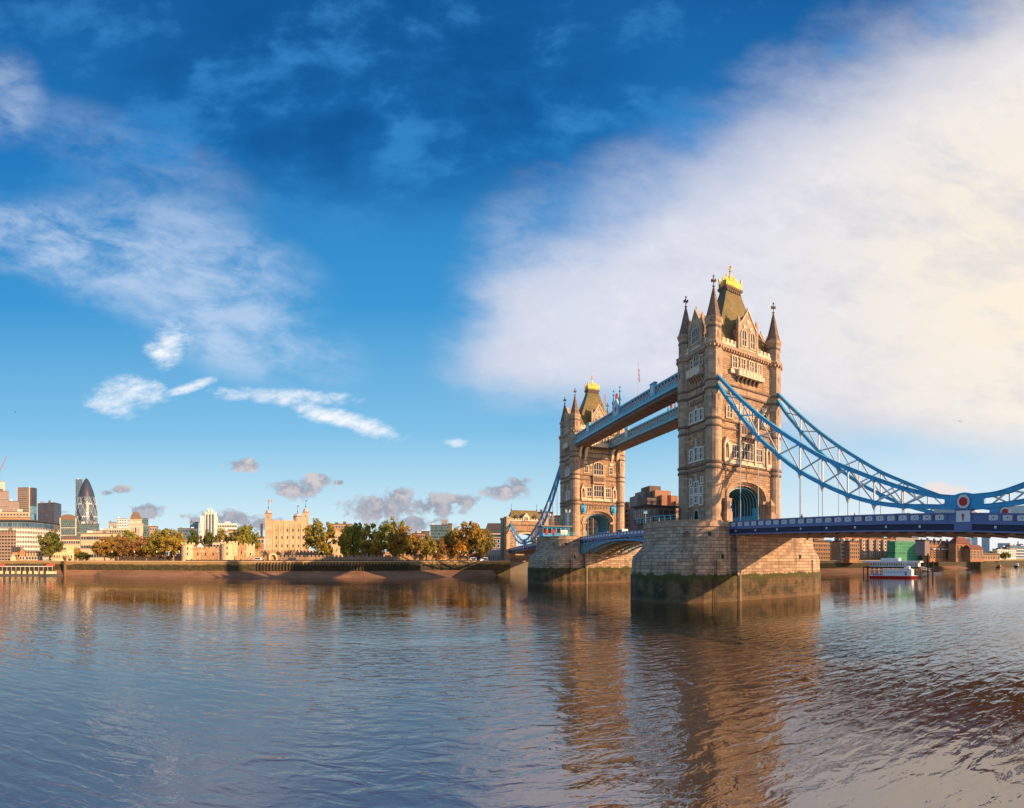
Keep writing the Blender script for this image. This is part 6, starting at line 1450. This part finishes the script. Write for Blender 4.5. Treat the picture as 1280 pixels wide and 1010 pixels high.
# passenger pier with white roofed hall
r, L = facade_root('passenger_pier', 'white roofed passenger pier on dark piles behind the sightseeing boat', 'pier', 1079, 1150, 272, 262, WATER)
mb = MB(); mb.box(0, L, 0, 7, 3.6, 4.3); mb.build('deck', 'dark_timber', r)
mb = MB(); mb.box(L * .12, L * .96, 1, 6, 4.3, 6.6); mb.build('hall', 'hazy_white', r)
mb = MB(); mb.box(-.5, L, 0, 7, 6.6, 7.4); mb.box(L * .3, L * .62, 1.5, 5.5, 7.4, 9.0); mb.build('roof', 'bright_white', r)
for k in range(13):
    mb = MB(); mb.lathe([(.28, -2), (.28, 3.6)], 6, L * k / 12.0, .6); mb.lathe([(.28, -2), (.28, 3.6)], 6, L * k / 12.0, 6.0); mb.build('pile', 'dark_timber', r)
for k in range(20): mb = MB(); mb.box(L * (.13 + .041 * k), L * (.15 + .041 * k), .92, .99, 4.9, 6.1); mb.build('window', 'glass', r)
r = empty('gangway', at(1130, 262, 4), 0, 'sloping white gangway between the passenger pier and its landing stage', 'gangway'); a = Vector((0, 0, .5)); b = at(1163, 268, 1.0) - at(1130, 262, 4)
mb = MB(); mb.bar(a, b, 2.2, .3); 
for s_ in (-1, 1):
    o = Vector((0, s_ * 1.0, 0)); mb.bar(a + o + Vector((0, 0, 1.2)), b + o + Vector((0, 0, 1.2)), .15)
    for k in range(11): t = k / 10; mb.bar(a.lerp(b, t) + o, a.lerp(b, t) + o + Vector((0, 0, 1.2)), .1); 
mb.build('truss', 'bright_white', r)
r, L = facade_root('landing_stage', 'flat floating landing stage at the foot of the white gangway', 'pontoon', 1128, 1178, 262, 272, WATER); mb = MB(); mb.box(0, L, 0, 6, -.5, 1.0); mb.build('pontoon', 'grey_concrete', r); mb = MB(); mb.box(1, L * .3, 1, 4, 1.0, 2.6); mb.build('shelter', 'bright_white', r)
for i, u in enumerate((1160, 1166)):
    r = empty('mooring_pile', at(u, 258, WATER), 0, ('dark mooring pile left of a pair beside the landing stage', 'dark mooring pile right of a pair beside the landing stage')[i], 'pile', 'mooring piles downstream'); mb = MB(); mb.lathe([(.45, -2), (.45, 11.0 - i * 4), (.2, 11.4 - i * 4)], 8); mb.build('post', 'dark_timber', r)
# jetty on the left
r, L = facade_root('river_pontoon', 'long dark landing pontoon with thin white canopy at the left edge', 'pontoon', -20, 78, Rw(719.4), Rw(719.6), WATER)
mb = MB(); mb.box(0, L * .93, 0, 6, -.6, .9); mb.build('hull', 'dark_metal', r)
mb = MB(); mb.box(L * .05, L * .88, .5, 5.5, 4.6, 4.85); mb.build('canopy', 'white_paint', r)
for k in range(15): mb = MB(); mb.box(L * (.06 + .058 * k) - .1, L * (.06 + .058 * k) + .1, .8, 1.0, .9, 4.6); mb.build('post', 'grey_steel', r)
mb = MB(); mb.box(L * .12, L * .26, .3, 5, 4.86, 5.9); mb.box(L * .8, L * .9, .3, 5, 4.85, 5.9); mb.build('sign_board', 'red', r)
for k in range(9): mb = MB(); x = L * (.22 + .074 * k); mb.taper((x - .9, x + .9, 1.2, 2.6), .9, (x - .7, x + .7, 1.4, 2.4), 2.3); mb.build('life_raft', 'castle_pale', r)
mb = MB(); mb.box(L * .1, L * .9, 4.8, 5.2, .9, 3.4); mb.build('screen', 'dark_timber', r)
r, L = facade_root('small_ferry', 'small moored ferry with cream seats beside the left pontoon', 'boat', 50, 76, Rw(720.2), None, WATER); mb = MB(); mb.loft([[(0, 0, -.3), (L, 0, -.3), (L, 3, -.3), (0, 3, -.3)], [(-.6, -.3, 1.0), (L + 1.2, 0, 1.2), (L + 1.2, 3, 1.2), (-.6, 3.3, 1.0)]]); mb.build('hull', 'dark_metal', r)
mb = MB(); mb.box(L * .3, L * .8, .5, 2.5, 1.0, 2.3); mb.build('cabin', 'castle_pale', r); mb = MB(); mb.box(L * .85, L, .5, 2.5, 1.0, 2.2); mb.build('locker', 'red_brick', r)
r = empty('mooring_pile', at(81.5, 255, WATER), 0, 'tall brown timber mooring pile in front of the cream pavilion', 'pile'); mb = MB(); mb.lathe([(.75, -2), (.7, 9.0), (.85, 9.1), (.85, 9.6), (.3, 10.3)], 10); mb.build('post', 'timber', r); mb = MB(); mb.box(-.9, .9, -.95, -.6, 8.2, 8.9); mb.build('cap_band', 'dark_timber', r)

# ================================================================ CONTROL CABINS, LAMPS, FLAGS ON THE BRIDGE
def cabin(name, label, x0, x1, y0, y1, zb, h, m, rm, n=5):
    r = empty(name, ((x0 + x1) / 2, (y0 + y1) / 2, zb), 0, label, 'cabin', 'cabins on the bridge piers'); w, d = (x1 - x0) / 2, (y1 - y0) / 2
    mb = MB(); mb.box(-w, w, -d, d, 0, h); mb.build('wall', m, r)
    mb = MB(); mb.box(-w - .7, w + .7, -d - .7, d + .7, h, h + .35); mb.build('roof', rm, r)
    for k in range(n):
        x = -w + 2 * w * (k + .5) / n; mb = MB(); mb.box(x - w / n * .7, x + w / n * .7, -d - .06, -d + .05, h * .35, h * .85); mb.build('window', 'glass', r)
        mb = MB(); y = -d + 2 * d * (k + .5) / n; mb.box(-w - .06, -w + .05, y - d / n * .7, y + d / n * .7, h * .35, h * .85); mb.build('window', 'glass', r)
    return r
cabin('control_cabin', 'dark flat roofed control cabin standing behind the nearer tower on its pier', -20.5, -12.5, -36.5, -31.5, 15.6, 3.9, 'dark_concrete', 'dark_metal')
r = cabin('control_cabin', 'blue framed control cabin left of the farther tower on its pier', -22.0, -12.0, 33, 37.5, 15.6, 3.4, 'blue', 'grey_concrete', 6)
for i, (x, w_, m) in enumerate(((-3.6, .45, 'red'), (-1.0, .5, 'red'), (2.8, 1.5, 'bright_white'))):
    mb = MB(); mb.box(x - w_, x + w_, -2.42, -2.32, .6, 2.3); mb.build('poster', m, r)
def railing(name, label, pts, z, m, h=1.15, step=1.5, group='railings on the bridge piers'):
    r = empty(name, (*pts[0], z), 0, label, 'railing', group); O = (*pts[0], z); mb = MB()
    for a, b in zip(pts, pts[1:]):
        mb.bar((*a, z + h), (*b, z + h), .12); mb.bar((*a, z + h * .5), (*b, z + h * .5), .08); n = max(1, int(math.hypot(a[0] - b[0], a[1] - b[1]) / step))
        for k in range(n + 1): t = k / n; x, y = a[0] + (b[0] - a[0]) * t, a[1] + (b[1] - a[1]) * t; mb.bar((x, y, z), (x, y, z + h), .12)
    mb.build('rails', m, r, O); return r
railing('railing', 'turquoise railing on the nearer pier behind the dark cabin', [(-12, -30.3), (-20.5, -31.8), (-20.9, -41), (-19, -47)], 15.7, 'pale_blue')
railing('railing', 'turquoise railing around the farther pier platform', [(-10, 29.8), (-15, 30.3), (-19.0, 33.5), (-20.8, 38), (-20.9, 45)], 15.7, 'pale_blue')
def lamp(x, y, z, label, h=7.0):
    r = empty('street_lamp', (x, y, z), 0, label, 'street lamp', 'lamps on the bridge'); mb = MB(); mb.lathe([(.22, 0), (.2, .8), (.09, 1.0), (.07, h)], 8); mb.bar((-.7, 0, h - .5), (.7, 0, h - .5), .1); mb.build('pole', 'pale_blue', r)
    for s_ in (-.7, .7): mb = MB(); mb.lathe([(.1, h - .7), (.24, h - .3), (.26, h + .1), (.08, h + .4)], 6, s_); mb.build('lantern', 'bright_white', r)
    return r
lamp(-13.5, 31, 15.6, 'tall thin pale lamp post beside the blue cabin left of the farther tower', 9)
lamp(-17.5, 36.5, 15.6, 'second pale lamp post, on the farther pier left of the tall one', 8)
lamp(-9.0, -25, 15.3, 'white lamp post over the near lifting half between the towers', 5)
r = empty('traffic_sign', (-21.2, -38, 15.6), 0, 'small blue sign post at the left end of the nearer pier', 'sign'); mb = MB(); mb.lathe([(.07, 0), (.07, 2.4)], 6); mb.build('pole', 'grey_steel', r); mb = MB(); mb.box(-.6, .6, -.05, .05, 2.1, 2.8); mb.build('panel', 'pale_blue', r)
def flag(x, y, z, h, label, col='deck_blue', top=.9):
    r = empty('flagpole', (x, y, z), .7, label, 'flagpole', 'flagpoles on the high footbridges'); mb = MB(); mb.lathe([(.09, 0), (.05, h), (.14, h + .1), (.02, h + .3)], 6); mb.build('pole', 'white_paint', r)
    mb = MB(); rr = []
    for k in range(7):
        zz = h * top - k * .62; wd = .35 + .7 * math.sin(min(1, k / 4) * 1.5); rr.append([(.06, -.05, zz), (.06 + wd, .08 * (-1) ** k, zz - .15), (.06 + wd, .08 * (-1) ** k + .1, zz - .15), (.06, .07, zz)])
    mb.loft(rr); f = mb.build('limp_flag', col, r)
    mb = MB()
    for k in range(3): zz = h * top - .5 - k * 1.2; mb.box(.08, .8, -.1, .2, zz - .3, zz)
    mb.build('red_stripe', 'red', f); return r
flag(-7.2, -9, 52.4, 10.5, 'flagpole with limp dark red and blue flag on the nearer high footbridge')
flag(-7.2, 14, 52.4, 10.0, 'flagpole with dark limp flag in front of the farther tower roof')
# ================================================================ VEHICLES AND PEOPLE
def vehicle(kind, label, x, y, z, rz, L, Wd, H, body, cab=None, group='vehicles on the bridge'):
    r = empty(kind, (x, y, z), rz, label, {'delivery_van': 'van', 'box_truck': 'truck', 'parked_car': 'car', 'city_car': 'car'}.get(kind, 'vehicle'), group)
    w = Wd / 2; mb = MB()
    if kind == 'box_truck':
        mb.box(-w, w, -L / 2, L / 2 - 2.3, .9, H); mb.build('cargo_box', body, r); mb = MB()
        mb.prism([(0, 0)] * 0 or [(-w, .5), (w, .5), (w, 2.7), (-w, 2.7)], L / 2 - 2.2, L / 2); mb.build('cab', cab or body, r)
        mb = MB(); mb.box(-w + .1, w - .1, L / 2 - .1, L / 2 + .03, 1.5, 2.4); mb.box(-w - .02, w + .02, L / 2 - 1.5, L / 2 - .5, 1.5, 2.3); mb.build('windscreen', 'glass', r)
    else:
        low = .52 * H if kind != 'delivery_van' else .5 * H; f = .5 if kind == 'delivery_van' else 1.0
        mb.T = lambda a, b, c: (b, a, c)
        mb.prism([(-L / 2, .3), (-L / 2, low * 1.05), (-L / 2 + .25 * f, low * 1.15), (-L / 2 + .7 * f, H), (L / 2 - 2.0 * (.75 if f < 1 else 1), H), (L / 2 - 1.15 * (.8 if f < 1 else 1), low * 1.1), (L / 2 - .1, low * .9), (L / 2, .3)], -w, w); mb.build('body', body, r)
        mb = MB(); mb.T = lambda a, b, c: (b, a, c)
        mb.prism([(-L / 2 + .8, low * 1.12), (-L / 2 + 1.05, H * .93), (L / 2 - 2.05 * (.75 if f < 1 else 1), H * .93), (L / 2 - 1.4, low * 1.12)], -w - .02, w + .02); mb.build('window', 'glass', r)
    for sx in (-1, 1):
        for yy in (-L / 2 + .85, L / 2 - .9):
            mb = MB(); mb.T = lambda a, b, c: (sx * (w - .1) + c, yy + a, .34 + b); mb.lathe([(.34, -.11), (.34, .11)], 12); wo = mb.build('wheel', 'dark_metal', r)
    return r
V = [('box_truck', 'white box truck left of the big roundel on the near deck', 4.5, -96, PI, 7.5, 2.4, 3.4, 'white_paint', None), ('delivery_van', 'pale grey van at the left, first of the vehicles behind the near parapet', 4.5, -86, PI, 5.4, 2.0, 2.5, 'white_paint', None),
     ('box_truck', 'long white lorry between the two roundels on the near deck', 4.5, -110.5, PI, 9.0, 2.5, 3.6, 'bright_white', 'cream_steel'), ('city_car', 'small dark car ahead of the pale grey van', -4.0, -78, 0, 4.3, 1.75, 1.5, 'dark_metal', None)]
for k, lab, x, y, rz, L, w_, H, b, c_ in V: vehicle(k, lab, x, y, deck_z(-y) - 1.22, rz, L, w_, H, b, c_)
def zt_(y): return 15.75 - (abs(y) / 30.0) ** 2 * .35
for k, lab, x, y, L, w_, H, b in (('city_car', 'red car leading on the lifting road beside the farther tower', -4.5, 22, 4.2, 1.75, 1.5, 'red'), ('city_car', 'second red car, right behind the leading one', -4.5, 15.5, 4.2, 1.75, 1.5, 'red'), ('delivery_van', 'white van following the two red cars on the lifting road', -4.5, 7, 5.4, 2.0, 2.5, 'bright_white')):
    vehicle(k, lab, x, y, zt_(y) - 1.25, 0, L, w_, H, b)
for i, (u, b, lab) in enumerate(((590, 'bright_white', 'white parked van on the quay below the red brick block'), (604, 'bright_white', 'white parked van nearer the abutment viaduct'), (364, 'dark_metal', 'dark parked van on the wharf below the keep'), (321, 'bright_white', 'white parked van by the arched water gate'))):
    vehicle('delivery_van', lab, *at(u, bankR(u) + 9, 6.0), PI / 2 + .3, 5.2, 2.0, 2.3, b, group='vans parked on the wharf')
def person_mesh(seed, top):
    rg = random.Random(seed); mb = MB(); st = rg.uniform(.05, .16)
    mb.loft([[(x * w, y * d, z) for x, y in ((-1, -.6), (-.5, -1), (.5, -1), (1, -.6), (1, .6), (.5, 1), (-.5, 1), (-1, .6))] for w, d, z in ((.17, .11, .82), (.18, .12, 1.0), (.15, .10, 1.15), (.21, .12, 1.38), (.17, .10, 1.46), (.06, .06, 1.50))], 1)
    mb.lathe([(.055, 1.48), (.06, 1.53), (.085, 1.60), (.095, 1.67), (.075, 1.75), (.02, 1.79)], 10, 0, -.01, 2)
    for s_ in (-1, 1):
        mb.tube([(s_ * .09, 0, .88), (s_ * .10, -s_ * st, .48), (s_ * .10, s_ * st * .2 - s_ * st, .06), (s_ * .10, -s_ * st - .12, .03)], [.09, .06, .045, .035], 7, 0)
        mb.tube([(s_ * .20, 0, 1.40), (s_ * .25, .02 * s_, 1.13), (s_ * .24, -.1, .90), (s_ * .23, -.12, .82)], [.055, .045, .035, .03], 6, 1)
    return mb.mesh('person', ['cloth_dark', top, 'skin'], smooth=True)
PM = [person_mesh(1, 'cloth_dark'), person_mesh(2, 'cloth_red'), person_mesh(3, 'cloth_pale')]
def person(loc, rz, i, label, group): tag(link('person', PM[i % 3], None, loc, rz), label, 'person', group)
person((-8.6, -72.0, deck_z(72) - 1.22), .4, 0, 'person in dark clothes walking behind the near parapet right of the tower', 'people walking on the bridge')
bpy.context.scene.collection.objects[-1].scale = (1.25, 1.25, 1.12)
for i, (x, y) in enumerate(((-8.1, -60), (-8.2, -83.5), (-8.1, 24.5), (-8.0, 12.0))):
    z = (deck_z(-y) - 1.22) if y < -40 else zt_(y) - 1.25
    person((x, y, z), 1.0 * i, i, ('person in dark coat near the foot of the nearer tower', 'person in red top behind the middle of the near parapet', 'person in pale top by the farther tower rail', 'person in dark clothes on the far lifting half')[i], 'people walking on the bridge')
rg = random.Random(11)
WP = [(240, 'below the left gatehouse tower'), (258, 'below the middle of the gatehouse wall'), (279, 'below the right gatehouse tower'), (301, 'left of the water gate'), (330, 'just left of the water gate arch'), (352, 'just right of the water gate'), (378, 'below the right keep turret'), (396, 'under the round olive tree'), (419, 'below the tall square wall tower'), (437, 'under the first of the paired trees'), (470, 'right of the paired trees'), (494, 'under the orange brown tree'), (522, 'left of the bare trunked tree'), (559, 'in front of the tented kiosk'), (183, 'under the left autumn row'), (206, 'under the tallest left tree'), (118, 'left of the autumn row'), (56, 'under the big dark tree')]
for i, (u, wh) in enumerate(WP):
    person(at(u, bankR(u) + 4 + rg.random() * 3, 6.0), rg.uniform(0, 6), i, 'tiny person in %s top on the wharf %s' % (('dark', 'red', 'pale')[i % 3], wh), 'people on the wharf')
# benches and kiosks, lamp posts along the wharf
bm_ = MB(); bm_.lathe([(.12, 0), (.06, .5), (.05, 4.6)], 6); bm_ = bm_.mesh('pole', 'dark_metal'); ln = MB(); ln.lathe([(.14, 4.5), (.3, 4.9), (.3, 5.3), (.05, 5.6)], 6); ln = ln.mesh('lantern', 'white_paint')
for i, u in enumerate((112, 140, 168, 196, 224, 252, 272, 306, 350, 374, 420, 450, 478, 515, 545, 575)):
    r = empty('wharf_lamp', at(u, bankR(u) + 3, 6.2), 0, 'thin dark lamp post, one of the even row along the wharf edge', 'street lamp', 'lamp posts along the wharf'); link('pole', bm_, r); link('lantern', ln, r)
# birds
def bird(u, v, R, label, s_=1.0):
    mb = MB(); mb.loft([[(x, .12 * math.cos(k * PI / 3) * w, .12 * math.sin(k * PI / 3) * w) for k in range(6)] for x, w in ((-.45, .15), (-.2, .9), (.1, 1.0), (.35, .5), (.5, .1))])
    for s2 in (-1, 1): mb.add([(-.12, s2 * .08, .05), (.14, s2 * .08, .05), (.05, s2 * .55, .3), (-.14, s2 * .55, .3), (-.2, s2 * 1.1, .12), (0, s2 * .08, .02), (-.1, s2 * .55, .26)], [(0, 1, 2, 3), (3, 2, 4), (0, 5, 6, 3), (5, 1, 2, 6), (3, 6, 4), (6, 2, 4)])
    o = mb.build('gull', 'cloth_dark'); o.location = at(u, R, hz(v, R)); o.rotation_euler = (.2, .1, .6); o.scale = (s_,) * 3; tag(o, label, 'bird', 'birds in the sky')
bird(1200, 527, 190, 'small dark gull flying in front of the white cloud at right', 1.0); bird(19, 515, 230, 'tiny dark gull in blue sky at far left', 1.0)
